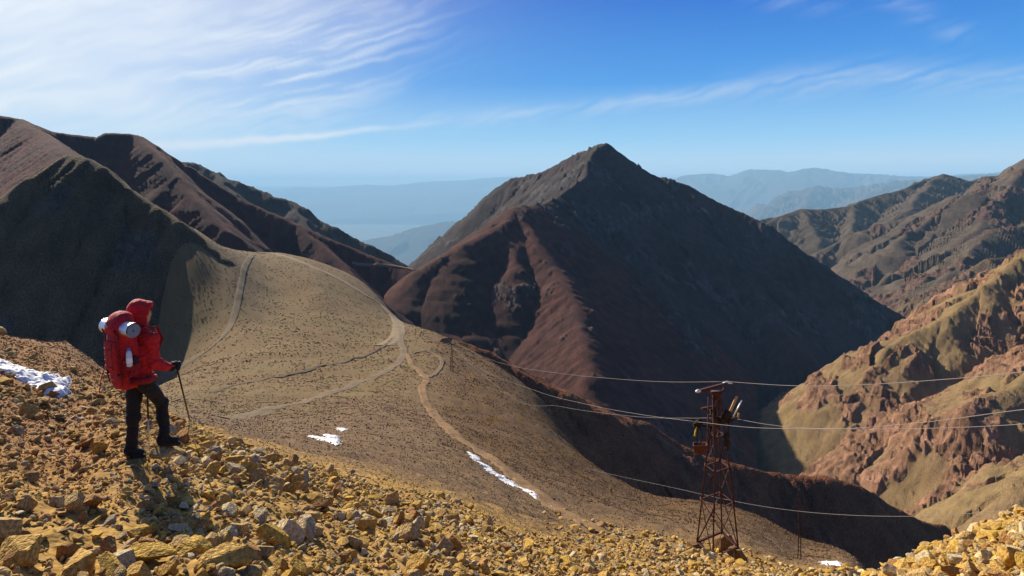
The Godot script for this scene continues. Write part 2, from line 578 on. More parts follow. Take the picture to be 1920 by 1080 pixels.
func mountain_task(i: int) -> void:
	var job: Array = chunks[i]
	var m: Mountain = job[0]
	var v := PackedVector3Array()
	var col := PackedColorArray()
	v.resize(m.nc * (job[2] - job[1]))
	col.resize(v.size())
	var p := 0
	for r in range(job[1], job[2]):
		var d := m.d0 * pow(m.d1 / m.d0, r / float(m.nr - 1))
		for c in m.nc:
			var x := (lerpf(m.px0, m.px1, c / float(m.nc - 1)) - CX) / FL * d
			var q := mountain_point(m, x, -d)
			v[p] = Vector3(x, q.x, -d)
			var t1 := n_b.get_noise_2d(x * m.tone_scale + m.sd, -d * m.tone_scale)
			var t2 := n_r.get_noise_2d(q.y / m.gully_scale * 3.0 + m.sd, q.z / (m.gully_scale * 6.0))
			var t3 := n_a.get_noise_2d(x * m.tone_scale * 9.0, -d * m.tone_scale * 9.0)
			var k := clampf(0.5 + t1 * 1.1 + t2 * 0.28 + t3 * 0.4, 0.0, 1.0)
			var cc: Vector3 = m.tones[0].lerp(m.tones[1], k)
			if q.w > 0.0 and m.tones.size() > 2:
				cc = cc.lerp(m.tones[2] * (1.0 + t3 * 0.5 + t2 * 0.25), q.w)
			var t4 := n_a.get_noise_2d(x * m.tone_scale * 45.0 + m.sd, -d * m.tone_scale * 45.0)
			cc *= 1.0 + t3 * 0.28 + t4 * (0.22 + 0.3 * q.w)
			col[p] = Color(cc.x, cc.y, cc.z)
			p += 1
	job.append(v)
	job.append(col)

func mesh_task(i: int) -> void:
	var m: Mountain = mountains[i]
	var v := PackedVector3Array()
	var col := PackedColorArray()
	for job in chunks:
		if job[0] == m:
			v.append_array(job[3])
			col.append_array(job[4])
	m.result = [grid_mesh(v, col, m.nc, m.nr)]

func define_mountains() -> void:
	# dark hill on the sun's side of the saddle
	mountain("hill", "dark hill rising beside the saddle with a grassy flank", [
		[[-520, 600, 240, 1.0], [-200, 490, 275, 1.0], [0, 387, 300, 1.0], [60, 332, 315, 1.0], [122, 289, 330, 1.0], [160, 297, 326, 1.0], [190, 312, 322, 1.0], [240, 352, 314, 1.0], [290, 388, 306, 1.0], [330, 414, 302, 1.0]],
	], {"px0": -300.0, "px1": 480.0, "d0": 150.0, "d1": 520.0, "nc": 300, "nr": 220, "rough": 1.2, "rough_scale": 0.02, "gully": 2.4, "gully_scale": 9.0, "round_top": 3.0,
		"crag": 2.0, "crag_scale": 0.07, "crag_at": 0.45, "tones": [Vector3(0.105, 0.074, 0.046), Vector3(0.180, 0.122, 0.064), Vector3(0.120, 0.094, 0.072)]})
	# red range behind it
	mountain("mountain", "long maroon mountain range with bare scree flanks behind the dark hill", [
		[[-600, 160, 800, 0.86], [-150, 190, 850, 0.86], [0, 217, 900, 0.86], [35, 223, 920, 0.86], [95, 246, 960, 0.86], [185, 258, 1000, 0.86], [205, 250, 1005, 0.86], [245, 251, 1010, 0.86], [260, 254, 1010, 0.86], [345, 310, 1010, 0.86], [450, 372, 1000, 0.86], [560, 422, 980, 0.86], [690, 478, 950, 0.86], [745, 498, 930, 0.86], [780, 507, 915, 0.86]],
		[[35, 223, 920, 0.86], [95, 262, 760, 0.86], [140, 292, 620, 0.86]],
		[[255, 252, 1010, 0.86], [330, 330, 900, 0.86], [420, 430, 800, 0.86]],
		[[560, 422, 980, 0.86], [640, 500, 880, 0.86], [700, 560, 800, 0.86]],
	], {"px0": -300.0, "px1": 860.0, "d0": 480.0, "d1": 1500.0, "nc": 430, "nr": 240, "rough": 2.6, "rough_scale": 0.012, "gully": 2.5, "gully_scale": 16.0, "round_top": 8.0,
		"tones": [Vector3(0.075, 0.030, 0.031), Vector3(0.132, 0.044, 0.040)]})
	# blue rock ridge further back
	mountain("mountain", "dark slate ridge stepping down behind the maroon range", [
		[[250, 285, 1900, 0.75], [345, 303, 1900, 0.75], [362, 305, 1890, 0.75], [395, 322, 1880, 0.75], [408, 321, 1880, 0.75], [440, 340, 1870, 0.75], [500, 360, 1850, 0.75], [530, 372, 1840, 0.75], [580, 398, 1800, 0.75], [650, 440, 1760, 0.75], [720, 475, 1700, 0.75], [790, 512, 1650, 0.75], [850, 545, 1600, 0.75]],
		[[405, 321, 1880, 0.75], [470, 400, 1650, 0.75]],
		[[530, 372, 1840, 0.75], [600, 450, 1600, 0.75]],
	], {"px0": 180.0, "px1": 900.0, "d0": 1250.0, "d1": 2600.0, "nc": 320, "nr": 120, "rough": 10.0, "rough_scale": 0.012, "gully": 14.0, "gully_scale": 70.0, "round_top": 5.0,
		"tones": [Vector3(0.040, 0.034, 0.034), Vector3(0.075, 0.056, 0.050)]})
	# pyramid
	mountain("mountain", "steep grey pyramid mountain with a pointed summit", [
		[[1132, 267, 1500, 0.74], [1060, 301, 1560, 0.8], [1000, 328, 1620, 0.85], [958, 333, 1660, 0.9], [930, 352, 1680, 0.9], [900, 398, 1690, 0.9], [850, 432, 1700, 0.9], [770, 500, 1700, 0.9], [700, 560, 1700, 0.9]],
		[[1132, 267, 1500, 0.74], [1104, 302, 1400, 0.74], [1100, 328, 1340, 0.74], [1045, 368, 1220, 0.74], [1005, 386, 1130, 0.74], [968, 400, 1060, 0.8]],
		[[1132, 267, 1500, 0.74], [1180, 303, 1500, 0.76], [1230, 331, 1500, 0.76], [1290, 346, 1480, 0.76], [1345, 378, 1450, 0.76], [1420, 412, 1400, 0.76], [1500, 465, 1340, 0.76], [1600, 535, 1260, 0.76], [1680, 585, 1200, 0.76], [1725, 620, 1160, 0.76], [1800, 700, 1090, 0.76]],
		[[1100, 328, 1340, 0.74], [1200, 470, 1130, 0.77], [1290, 640, 920, 0.8]],
		[[1290, 346, 1480, 0.76], [1380, 480, 1250, 0.77], [1480, 640, 1010, 0.8]],
	], {"px0": 690.0, "px1": 1830.0, "d0": 620.0, "d1": 2300.0, "nc": 480, "nr": 270, "rough": 5.0, "rough_scale": 0.009, "gully": 8.0, "gully_scale": 30.0, "round_top": 2.5,
		"crag": 7.0, "crag_scale": 0.028, "crag_at": 0.18, "tones": [Vector3(0.054, 0.045, 0.045), Vector3(0.090, 0.068, 0.065), Vector3(0.098, 0.088, 0.086)], "ledge": 12.0})
	# red shoulder in front of it
	mountain("shoulder", "rounded red brown shoulder with smooth scree gullies before the pyramid mountain", [
		[[1020, 388, 1140, 0.74], [1000, 386, 1105, 0.72], [968, 389, 1055, 0.70], [952, 414, 1010, 0.68], [870, 456, 950, 0.66], [785, 506, 905, 0.66]],
		[[968, 389, 1055, 0.70], [1040, 500, 900, 0.72], [1080, 570, 800, 0.74], [1110, 700, 640, 0.76]],
		[[955, 420, 1015, 0.72], [968, 500, 900, 0.74]],
	], {"px0": 720.0, "px1": 1420.0, "d0": 500.0, "d1": 1350.0, "nc": 340, "nr": 260, "rough": 3.0, "rough_scale": 0.009, "gully": 2.4, "gully_scale": 13.0, "round_top": 9.0,
		"crag": 4.0, "crag_scale": 0.04, "crag_at": 0.40, "tones": [Vector3(0.078, 0.039, 0.034), Vector3(0.128, 0.057, 0.045), Vector3(0.110, 0.072, 0.060)], "ledge": 8.0})
	# near spur below the saddle
	mountain("spur", "dark brown spur with a thin sunlit crest dropping from the saddle", [
		[[835, 636, 262, 0.9], [900, 656, 268, 0.74], [1000, 702, 275, 0.76], [1100, 748, 280, 0.78], [1200, 795, 285, 0.8], [1310, 853, 290, 0.82], [1380, 868, 292, 0.82], [1450, 888, 295, 0.82], [1540, 893, 298, 0.82], [1600, 910, 300, 0.82], [1680, 950, 300, 0.82], [1760, 985, 300, 0.82], [1790, 1005, 300, 0.85], [1815, 1080, 298, 0.9]],
	], {"px0": 740.0, "px1": 1880.0, "d0": 190.0, "d1": 420.0, "nc": 560, "nr": 150, "rough": 1.8, "rough_scale": 0.035, "gully": 2.2, "gully_scale": 16.0, "round_top": 3.0,
		"crag": 2.0, "crag_scale": 0.06, "crag_at": 0.38, "tones": [Vector3(0.190, 0.072, 0.036), Vector3(0.260, 0.110, 0.050), Vector3(0.20, 0.09, 0.05)]})
	# sunlit orange flank across the gorge
	mountain("mountain", "sunlit orange mountainside with rust red crags and yellow grass strips", [
		[[2250, 330, 850, 1.1], [1990, 440, 830, 0.95], [1915, 486, 815, 0.85], [1840, 536, 800, 0.8], [1760, 592, 780, 0.76], [1700, 626, 770, 0.76], [1655, 653, 762, 1.35]],
		[[2250, 520, 690, 0.8], [2100, 590, 640, 0.72], [1960, 672, 610, 0.72], [1870, 732, 594, 0.85], [1815, 772, 585, 1.25]],
		[[2250, 750, 500, 0.75], [2100, 820, 470, 0.72], [1960, 900, 455, 0.78], [1890, 955, 444, 0.95]],
	], {"px0": 1400.0, "px1": 2150.0, "d0": 330.0, "d1": 960.0, "nc": 420, "nr": 340, "rough": 6.0, "rough_scale": 0.012, "gully": 10.0, "gully_scale": 40.0, "round_top": 6.0,
		"crag": 10.0, "crag_scale": 0.022, "crag_at": 0.03, "tones": [Vector3(0.310, 0.198, 0.104), Vector3(0.310, 0.212, 0.098), Vector3(0.320, 0.176, 0.104)], "ledge": 13.0})
	# bluff between the gorge and the grey mountain
	mountain("mountain", "tan rocky bluff with a blunt head above the gorge", [
		[[2100, 430, 1500, 0.6], [1960, 462, 1480, 0.65], [1893, 480, 1470, 0.7], [1860, 486, 1460, 0.8], [1845, 512, 1440, 0.75], [1800, 545, 1410, 0.75], [1760, 578, 1380, 0.75], [1725, 606, 1350, 0.8], [1690, 650, 1320, 0.9]],
	], {"px0": 1560.0, "px1": 2150.0, "d0": 1050.0, "d1": 2000.0, "nc": 300, "nr": 160, "rough": 8.0, "rough_scale": 0.012, "gully": 12.0, "gully_scale": 60.0, "round_top": 6.0,
		"crag": 14.0, "crag_scale": 0.014, "crag_at": 0.05, "tones": [Vector3(0.150, 0.102, 0.066), Vector3(0.195, 0.140, 0.085), Vector3(0.160, 0.100, 0.072)], "ledge": 26.0})
	# grey brown mountain with long gullies
	mountain("mountain", "broad grey brown mountainside scored by long gullies", [
		[[2500, 60, 2500, 0.6], [2100, 220, 2450, 0.6], [1920, 316, 2400, 0.6], [1870, 350, 2380, 0.6], [1820, 362, 2360, 0.6], [1760, 400, 2330, 0.6], [1690, 450, 2250, 0.6], [1640, 500, 2180, 0.6], [1590, 540, 2100, 0.62]],
		[[1920, 316, 2400, 0.6], [1800, 455, 2050, 0.6], [1700, 545, 1850, 0.62], [1650, 590, 1750, 0.62]],
		[[2150, 360, 2050, 0.6], [1960, 410, 1950, 0.62], [1860, 440, 1880, 0.62], [1790, 500, 1760, 0.62], [1720, 580, 1620, 0.62]],
		[[1820, 362, 2360, 0.6], [1720, 400, 2500, 0.6], [1620, 430, 2560, 0.62], [1540, 470, 2560, 0.62]],
	], {"px0": 1440.0, "px1": 2400.0, "d0": 1400.0, "d1": 3300.0, "nc": 480, "nr": 260, "rough": 5.0, "rough_scale": 0.006, "gully": 34.0, "gully_scale": 58.0, "round_top": 8.0,
		"crag": 18.0, "crag_scale": 0.009, "crag_at": 0.15, "tones": [Vector3(0.112, 0.084, 0.064), Vector3(0.160, 0.120, 0.086), Vector3(0.145, 0.086, 0.064)], "ledge": 30.0})
	# farther brown ridge
	mountain("mountain", "row of brown hills with dark gullies leading up to a rounded top", [
		[[1430, 425, 3500, 0.6], [1460, 405, 3600, 0.6], [1500, 392, 3700, 0.6], [1545, 392, 3750, 0.6], [1600, 385, 3800, 0.6], [1650, 365, 3900, 0.6], [1700, 352, 4000, 0.6], [1740, 335, 4100, 0.6], [1765, 326, 4150, 0.6], [1790, 333, 4150, 0.6], [1815, 340, 4150, 0.6], [1850, 331, 4500, 0.6], [2000, 320, 4600, 0.6]],
		[[1500, 392, 3700, 0.62], [1535, 450, 3200, 0.62]],
		[[1600, 385, 3800, 0.62], [1600, 450, 3150, 0.62]],
		[[1765, 326, 4150, 0.62], [1680, 410, 3300, 0.62]],
	], {"px0": 1380.0, "px1": 2050.0, "d0": 2700.0, "d1": 5600.0, "nc": 360, "nr": 170, "rough": 12.0, "rough_scale": 0.004, "gully": 50.0, "gully_scale": 90.0, "round_top": 10.0,
		"tones": [Vector3(0.102, 0.075, 0.054), Vector3(0.139, 0.102, 0.070)]})
	# blue ranges
	mountain("mountain", "hazy blue range of folded ridges beyond the gorge", [
		[[1360, 470, 27455, 0.5], [1420, 405, 28424, 0.5], [1470, 370, 29070, 0.5], [1530, 346, 30039, 0.5], [1570, 352, 30039, 0.5], [1610, 350, 29716, 0.5], [1680, 338, 29070, 0.5], [1740, 336, 28747, 0.5], [1830, 328, 28424, 0.5], [2000, 325, 28424, 0.5], [2300, 320, 28424, 0.5]],
		[[1530, 346, 30039, 0.5], [1480, 420, 24548, 0.5]],
		[[1680, 338, 29070, 0.5], [1560, 400, 23256, 0.5]],
		[[1740, 336, 28747, 0.5], [1660, 380, 22610, 0.5]],
	], {"px0": 1240.0, "px1": 2300.0, "d0": 17765.0, "d1": 45220.0, "nc": 460, "nr": 220, "rough": 290.7, "rough_scale": 0.0003716, "gully": 420.0, "gully_scale": 520.0, "round_top": 64.6,
		"tones": [Vector3(0.098, 0.078, 0.061), Vector3(0.131, 0.102, 0.074)], "tone_scale": 0.0003095})
	mountain("mountain", "pale blue range with a flat topped summit beyond the folded ridges", [
		[[1240, 345, 52020, 0.4], [1280, 329, 52020, 0.4], [1330, 324, 52020, 0.4], [1365, 330, 50490, 0.4], [1405, 318, 48960, 0.4], [1460, 318, 47430, 0.4], [1485, 324, 46512, 0.4], [1512, 316, 45900, 0.4], [1530, 313, 45900, 0.4], [1550, 316, 45900, 0.4], [1585, 324, 45900, 0.4], [1650, 327, 44370, 0.4], [1720, 331, 42840, 0.4], [1900, 322, 52020, 0.4], [2300, 322, 52020, 0.4]],
	], {"px0": 1180.0, "px1": 2300.0, "d0": 32130.0, "d1": 64260.0, "nc": 360, "nr": 100, "rough": 214.2, "rough_scale": 0.0002617, "gully": 420.0, "gully_scale": 1300.0, "round_top": 122.4,
		"tones": [Vector3(0.090, 0.074, 0.057), Vector3(0.123, 0.098, 0.074)], "tone_scale": 0.0001961})
	mountain("mountain", "faint blue range along the horizon beyond the plain", [
		[[100, 366, 80920, 0.22], [420, 362, 80920, 0.22], [515, 357, 80920, 0.22], [560, 350, 80920, 0.22], [600, 353, 80920, 0.22], [680, 346, 80920, 0.22], [740, 347, 80920, 0.22], [800, 341, 80920, 0.22], [880, 338, 80920, 0.22], [950, 331, 80920, 0.22], [1050, 330, 80920, 0.22], [1400, 334, 80920, 0.22]],
	], {"px0": 60.0, "px1": 1500.0, "d0": 64260.0, "d1": 95200.0, "nc": 360, "nr": 70, "rough": 214.2, "rough_scale": 0.0001682, "gully": 380.8, "gully_scale": 3332.0, "round_top": 238.0,
		"tones": [Vector3(0.090, 0.074, 0.057), Vector3(0.115, 0.090, 0.066)], "tone_scale": 0.0001259})
	mountain("mountain", "low blue ridge standing on the plain in the gap", [
		[[640, 470, 31500, 0.3], [700, 447, 31680, 0.3], [745, 440, 31860, 0.3], [790, 425, 32040, 0.3], [830, 416, 32400, 0.3], [880, 413, 32760, 0.3], [1000, 420, 33300, 0.3]],
	], {"px0": 560.0, "px1": 1020.0, "d0": 26100.0, "d1": 39600.0, "nc": 200, "nr": 80, "rough": 108.0, "rough_scale": 0.0006667, "gully": 162.0, "gully_scale": 720.0, "round_top": 54.0,
		"tones": [Vector3(0.082, 0.070, 0.053), Vector3(0.107, 0.086, 0.061)], "tone_scale": 0.0003333})

func build_mountains() -> void:
	define_mountains()
	for m: Mountain in mountains:
		for r in range(0, m.nr, 20): chunks.append([m, r, mini(r + 20, m.nr)])
	in_parallel(mountain_task, chunks.size())
	in_parallel(mesh_task, mountains.size())
	chunks.clear()
	var stone := {}
	for m: Mountain in mountains:
		var scale := 0.05 if m.d0 < 700.0 else 0.015 if m.d0 < 3000.0 else 0.002
		if not stone.has(scale): stone[scale] = earth(scale, 9.0 / scale, 1.0)
		tag(put(m.called, m.result[0], stone[scale]), m.label, m.called, "", "structure")
	# the plain far below
	var v := PackedVector3Array()
	var col := PackedColorArray()
	var nc := 160
	var nr := 120
	for r in nr:
		var d := 6000.0 * pow(16.0, r / float(nr - 1))
		for c in nc:
			var x := lerpf(-1.1, 1.1, c / float(nc - 1)) * d
			v.append(Vector3(x, -3700.0 + n_b.get_noise_2d(x * 0.0003, d * 0.0003) * 30.0, -d))
			var k := clampf(0.5 + n_b.get_noise_2d(x * 0.0012, d * 0.0012) * 1.2 + n_a.get_noise_2d(x * 0.004, d * 0.004) * 0.5, 0.0, 1.0)
			var cc := Vector3(0.115, 0.098, 0.070).lerp(Vector3(0.213, 0.189, 0.139), k)
			col.append(Color(cc.x, cc.y, cc.z))
	tag(put("plain", grid_mesh(v, col, nc, nr), earth(0.0004, 0.0, 1.0)), "wide pale valley plain far below in blue haze", "plain", "", "structure")
	# airstrip and a town on the plain
	var rw := SurfaceTool.new()
	rw.begin(Mesh.PRIMITIVE_TRIANGLES)
	var ra := Vector3(-205.0 / FL * 43500.0, -3660.0, -43500.0)
	var rb := Vector3(-201.0 / FL * 37000.0, -3660.0, -37000.0)
	for x in [ra + Vector3(-60, 0, 0), ra + Vector3(60, 0, 0), rb + Vector3(60, 0, 0), ra + Vector3(-60, 0, 0), rb + Vector3(60, 0, 0), rb + Vector3(-60, 0, 0)]: rw.add_vertex(x)
	rw.generate_normals()
	tag(put("airstrip", rw.commit(), mat(Color(0.62, 0.60, 0.56), 0.9)), "pale straight airstrip on the far plain", "airstrip", "", "structure")
	var rng := RandomNumberGenerator.new()
	rng.seed = 9
	var where := []
	var tints := PackedColorArray()
	for i in 260:
		var d := rng.randf_range(39000.0, 47000.0)
		var x := (690.0 + 110.0 * rng.randf() * rng.randf() * 1.6 - CX) / FL * d
		where.append(Transform3D(Basis().scaled(Vector3(rng.randf_range(30, 120), rng.randf_range(10, 30), rng.randf_range(30, 120))), Vector3(x, -3690.0, -d)))
		tints.append(Color(0.6, 0.58, 0.55) * rng.randf_range(0.6, 1.2))
	var cube := BoxMesh.new()
	var roof := StandardMaterial3D.new()
	roof.vertex_color_use_as_albedo = true
	scatter("town", "scattered pale buildings of a town on the far plain", cube, roof, where, tints)

# ---------------------------------------------------------------- loose stones, snow, tracks, tussocks
func icosphere(level: int) -> Array:
	var t := (1.0 + sqrt(5.0)) / 2.0
	var v: Array = [Vector3(-1, t, 0), Vector3(1, t, 0), Vector3(-1, -t, 0), Vector3(1, -t, 0), Vector3(0, -1, t), Vector3(0, 1, t), Vector3(0, -1, -t), Vector3(0, 1, -t), Vector3(t, 0, -1), Vector3(t, 0, 1), Vector3(-t, 0, -1), Vector3(-t, 0, 1)]
	var f: Array = [0, 11, 5, 0, 5, 1, 0, 1, 7, 0, 7, 10, 0, 10, 11, 1, 5, 9, 5, 11, 4, 11, 10, 2, 10, 7, 6, 7, 1, 8, 3, 9, 4, 3, 4, 2, 3, 2, 6, 3, 6, 8, 3, 8, 9, 4, 9, 5, 2, 4, 11, 6, 2, 10, 8, 6, 7, 9, 8, 1]
	for i in v.size(): v[i] = v[i].normalized()
	for k in level:
		var mid := {}
		var g := []
		for i in range(0, f.size(), 3):
			var m := []
			for e in 3:
				var a: int = f[i + e]
				var b: int = f[i + (e + 1) % 3]
				var key := mini(a, b) * 100000 + maxi(a, b)
				if not mid.has(key):
					mid[key] = v.size()
					v.append(((v[a] + v[b]) / 2.0).normalized())
				m.append(mid[key])
			g.append_array([f[i], m[0], m[2], f[i + 1], m[1], m[0], f[i + 2], m[2], m[1], m[0], m[1], m[2]])
		f = g
	return [v, f]

func flat_mesh(v: PackedVector3Array, idx: PackedInt32Array) -> ArrayMesh:
	var arr := []
	arr.resize(Mesh.ARRAY_MAX)
	arr[Mesh.ARRAY_VERTEX] = v
	arr[Mesh.ARRAY_INDEX] = idx
	var m := ArrayMesh.new()
	m.add_surface_from_arrays(Mesh.PRIMITIVE_TRIANGLES, arr)
	return m

func rock_mesh(rng: RandomNumberGenerator, level: int, cuts: int, block := false) -> ArrayMesh:
	# a ball broken along random planes: angular, with flat faces and worn corners
	var s := icosphere(level)
	var planes := []
	for i in cuts:
		var n := Vector3(rng.randf_range(-1, 1), rng.randf_range(-1, 1), rng.randf_range(-1, 1)).normalized()
		planes.append([n, rng.randf_range(0.34, 0.70)])
	if block:
		for n in [Vector3.RIGHT, Vector3.LEFT, Vector3.UP, Vector3.DOWN, Vector3.FORWARD, Vector3.BACK]: planes.append([(n + Vector3(rng.randf_range(-0.12, 0.12), rng.randf_range(-0.12, 0.12), rng.randf_range(-0.12, 0.12))).normalized(), 0.62])
	var stretch := Vector3(1.0, rng.randf_range(0.55, 0.85), rng.randf_range(0.65, 1.0)) if not block else Vector3.ONE
	var off := rng.randf() * 100.0
	var v := PackedVector3Array()
	for q: Vector3 in s[0]:
		var w := q
		for p in planes:
			var over: float = w.dot(p[0]) - p[1]
			if over > 0.0: w -= p[0] * over
		w *= 1.0 + n_a.get_noise_3d(q.x * 1.7 + off, q.y * 1.7, q.z * 1.7) * 0.05
		v.append(w * stretch)
	return flat_mesh(v, PackedInt32Array(s[1]))

func stone_material(c: Color, tex: Texture2D, relief: Texture2D) -> StandardMaterial3D:
	var m := mat(c, 0.95)
	m.metallic_specular = 0.25
	m.uv1_triplanar = true
	m.uv1_scale = Vector3.ONE * 0.8
	m.albedo_texture = tex
	m.heightmap_enabled = true
	m.heightmap_texture = relief
	m.heightmap_scale = 2.5
	return m

var rock_meshes := []
var rock_kinds := []     # [word, colour, material]

func place_on_ground(px: float, d: float) -> Vector3:
	var x := (px - CX) / FL * d
	return Vector3(x, ground(x, -d), -d)

func tilt(rng: RandomNumberGenerator, size: Vector3) -> Basis:
	return Basis.from_euler(Vector3(rng.randf_range(-0.7, 0.7), rng.randf() * TAU, rng.randf_range(-0.7, 0.7))).scaled_local(size)

func scatter(called: String, label: String, mesh: Mesh, material: Material, where: Array, tints: PackedColorArray) -> void:
	if where.is_empty(): return
	var mm := MultiMesh.new()
	mm.transform_format = MultiMesh.TRANSFORM_3D
	mm.use_colors = true
	mm.mesh = mesh
	mm.instance_count = where.size()
	for i in where.size():
		mm.set_instance_transform(i, where[i])
		mm.set_instance_color(i, tints[i])
	var o := MultiMeshInstance3D.new()
	o.name = numbered(called)
	o.multimesh = mm
	o.material_override = material
	add_child(o)
	tag(o, label, called, "", "stuff")

func build_rocks() -> void:
	var rng := RandomNumberGenerator.new()
	rng.seed = 77
	var tex := noise_texture(noise(FastNoiseLite.TYPE_SIMPLEX_SMOOTH, 0.02, 5, 3), 256, Color(0.62, 0.60, 0.56), Color.WHITE, 1.5)
	var relief := noise_texture(noise(FastNoiseLite.TYPE_CELLULAR, 0.03, 4, 4), 256, Color.BLACK, Color.WHITE)
	for i in 10: rock_meshes.append(rock_mesh(rng, 3, 13))
	var pebbles := []
	for i in 4: pebbles.append(rock_mesh(rng, 1, 9))
	for k in [["ochre", Color(0.60, 0.37, 0.10)], ["tan", Color(0.58, 0.39, 0.16)], ["rusty", Color(0.45, 0.24, 0.085)], ["cream", Color(0.66, 0.53, 0.31)], ["grey", Color(0.52, 0.41, 0.25)], ["golden", Color(0.62, 0.39, 0.08)]]:
		rock_kinds.append([k[0], k[1], stone_material(k[1], tex, relief)])
	var all := []    # [share of the picture, position, size, kind]
	var classes := [[0.13, 0.23, 1.9], [0.08, 0.13, 11.0], [0.038, 0.075, 60.0], [0.018, 0.038, 190.0]]
	for c in classes.size():
		var far := 36.0 if c < 2 else 24.0 if c == 2 else 15.0
		var area := (far * far - 9.0) / 2.0 * 2300.0 / FL
		for i in int(area * classes[c][2]):
			var d := sqrt(rng.randf_range(9.0, far * far))
			var px := rng.randf_range(-160.0, 2060.0)
			var x := (px - CX) / FL * d
			if rng.randf() > (rockiness(x, -d) if c < 2 else sqrt(rockiness(x, -d))) * (0.55 + 0.9 * clampf(n_a.get_noise_2d(x * 0.5 + 5.0, -d * 0.5) + 0.5, 0.0, 1.0)): continue
			var py := CY - ground(x, -d) / d * FL
			if py > 1130.0: continue
			if px > 190 and px < 380 and d > 6.7 and d < 8.3 and c < 2: continue   # where the hiker stands
			var size := rng.randf_range(classes[c][0], classes[c][1]) * (1.0 + 0.4 * sstep(1480.0, 1750.0, px) + 0.25 * sstep(14.0, 30.0, d))
			var u := rng.randf()
			var kind := 0 if u < 0.30 else 1 if u < 0.54 else 2 if u < 0.62 else 3 if u < 0.78 else 4 if u < 0.85 else 5
			if px < 330.0 + n_b.get_noise_2d(x, d) * 60.0 and rng.randf() < 0.5: kind = 2 if rng.randf() < 0.5 else 1
			all.append([size / d, Vector3(x, ground(x, -d), -d), size, kind])
	all.sort_custom(func(a, b): return a[0] > b[0])
	var most := {}
	var named := []
	for i in mini(286, all.size()):
		var q: Array = all[i]
		var kind: Array = rock_kinds[q[3]]
		var o := put("rock", rock_meshes[rng.randi() % 10], kind[2])
		o.transform = Transform3D(tilt(rng, Vector3(1, rng.randf_range(0.75, 1.1), 1) * q[2]), q[1] + Vector3(0, q[2] * rng.randf_range(0.18, 0.42), 0))
		var box := o.mesh.get_aabb().size
		var flat: float = box.y * o.transform.basis.y.length() / maxf(box.x, box.z) / q[2]
		var shape := "flat" if flat < 0.62 else "blocky" if flat > 0.82 else "angular"
		var big := "large" if q[2] > 0.19 else "small" if q[2] < 0.11 else "medium"
		var rpx: float = CX - q[1].x / q[1].z * FL
		var place := "beside the trail" if rpx < 330.0 else "in the gorge edge heap" if rpx > 1560.0 else "near the tower" if rpx > 1080.0 else "beyond the hiker" if q[1].z < -8.2 else "in the open rubble"
		named.append([o, "%s %s %s rock %s" % [big, shape, kind[0], place], "%s %s" % [big, kind[0]], q[1], "%s rocks %s" % [kind[0], place]])
		most[kind[0]] = most.get(kind[0], 0) + 1
	# each is told apart by the rock that lies next to it
	for i in named.size():
		var next := -1
		for j in named.size():
			if j != i and (next < 0 or named[j][3].distance_squared_to(named[i][3]) < named[next][3].distance_squared_to(named[i][3])): next = j
		tag(named[i][0], "%s next to a %s one" % [named[i][1], named[next][2]], "rock", named[i][4])
	print("rocks ", all.size(), most)
	# the rest of the rubble, too many to count
	var grit := StandardMaterial3D.new()
	grit.vertex_color_use_as_albedo = true
	grit.roughness = 0.95
	grit.metallic_specular = 0.25
	grit.uv1_triplanar = true
	grit.uv1_scale = Vector3.ONE * 0.7
	grit.albedo_texture = tex
	var where := [[], [], [], []]
	var tints := [PackedColorArray(), PackedColorArray(), PackedColorArray(), PackedColorArray()]
	for i in range(286, all.size()):
		var q: Array = all[i]
		var k := i % 4
		var c: Color = rock_kinds[q[3]][1] * rng.randf_range(0.7, 1.15)
		where[k].append(Transform3D(tilt(rng, Vector3(1, rng.randf_range(0.6, 1.0), 1) * q[2]), q[1] + Vector3(0, q[2] * rng.randf_range(0.05, 0.35), 0)))
		tints[k].append(c)
	for k in 4: scatter("rubble", "ochre rubble of small broken stones covering the upper slope", pebbles[k], grit, where[k], tints[k])
	# gravel further down, on the bank beside the trail, and over the brown flank
	where = [[], [], [], []]
	tints = [PackedColorArray(), PackedColorArray(), PackedColorArray(), PackedColorArray()]
	for i in 60000:
		var px := rng.randf_range(-60.0, 1640.0)
		var d := 7.0 * pow(16.0, pow(rng.randf(), 0.8))
		var bank := px < 330.0
		if bank: d = rng.randf_range(6.0, 19.0)
		var x := (px - CX) / FL * d
		if px > 300.0 and rng.randf() < rockiness(x, -d) * 0.8: continue
		var size := clampf(d * rng.randf_range(0.0006, 0.0016), 0.012, 0.11) * (1.0 if rng.randf() < 0.97 else 1.8)
		var k := i % 4
		where[k].append(Transform3D(tilt(rng, Vector3.ONE * size), Vector3(x, ground(x, -d) + size * 0.2, -d)))
		var g := ground_color(x, -d)
		var w := rng.randf()
		var c := g * rng.randf_range(1.1, 1.8) if w < 0.65 else g.lerp(Color(0.42, 0.31, 0.19), 0.6) if w < 0.92 else g * 0.9
		tints[k].append(c)
	for k in 4: scatter("gravel", "brown gravel spread over the slope below the ochre rubble", pebbles[k], grit, where[k], tints[k])
	build_tussocks(rng)
	var crop := put("rock_outcrop", rock_mesh(rng, 3, 12), stone_material(Color(0.36, 0.19, 0.09), tex, relief))
	var oc := hit(838, 642, 150.0, 330.0)
	crop.transform = Transform3D(Basis.from_euler(Vector3(0.1, 0.7, 0.05)).scaled_local(Vector3(4.6, 3.6, 3.5)), oc + Vector3(0, 0.6, 0))
	tag(crop, "small orange rock outcrop at the head of the dark spur", "outcrop")
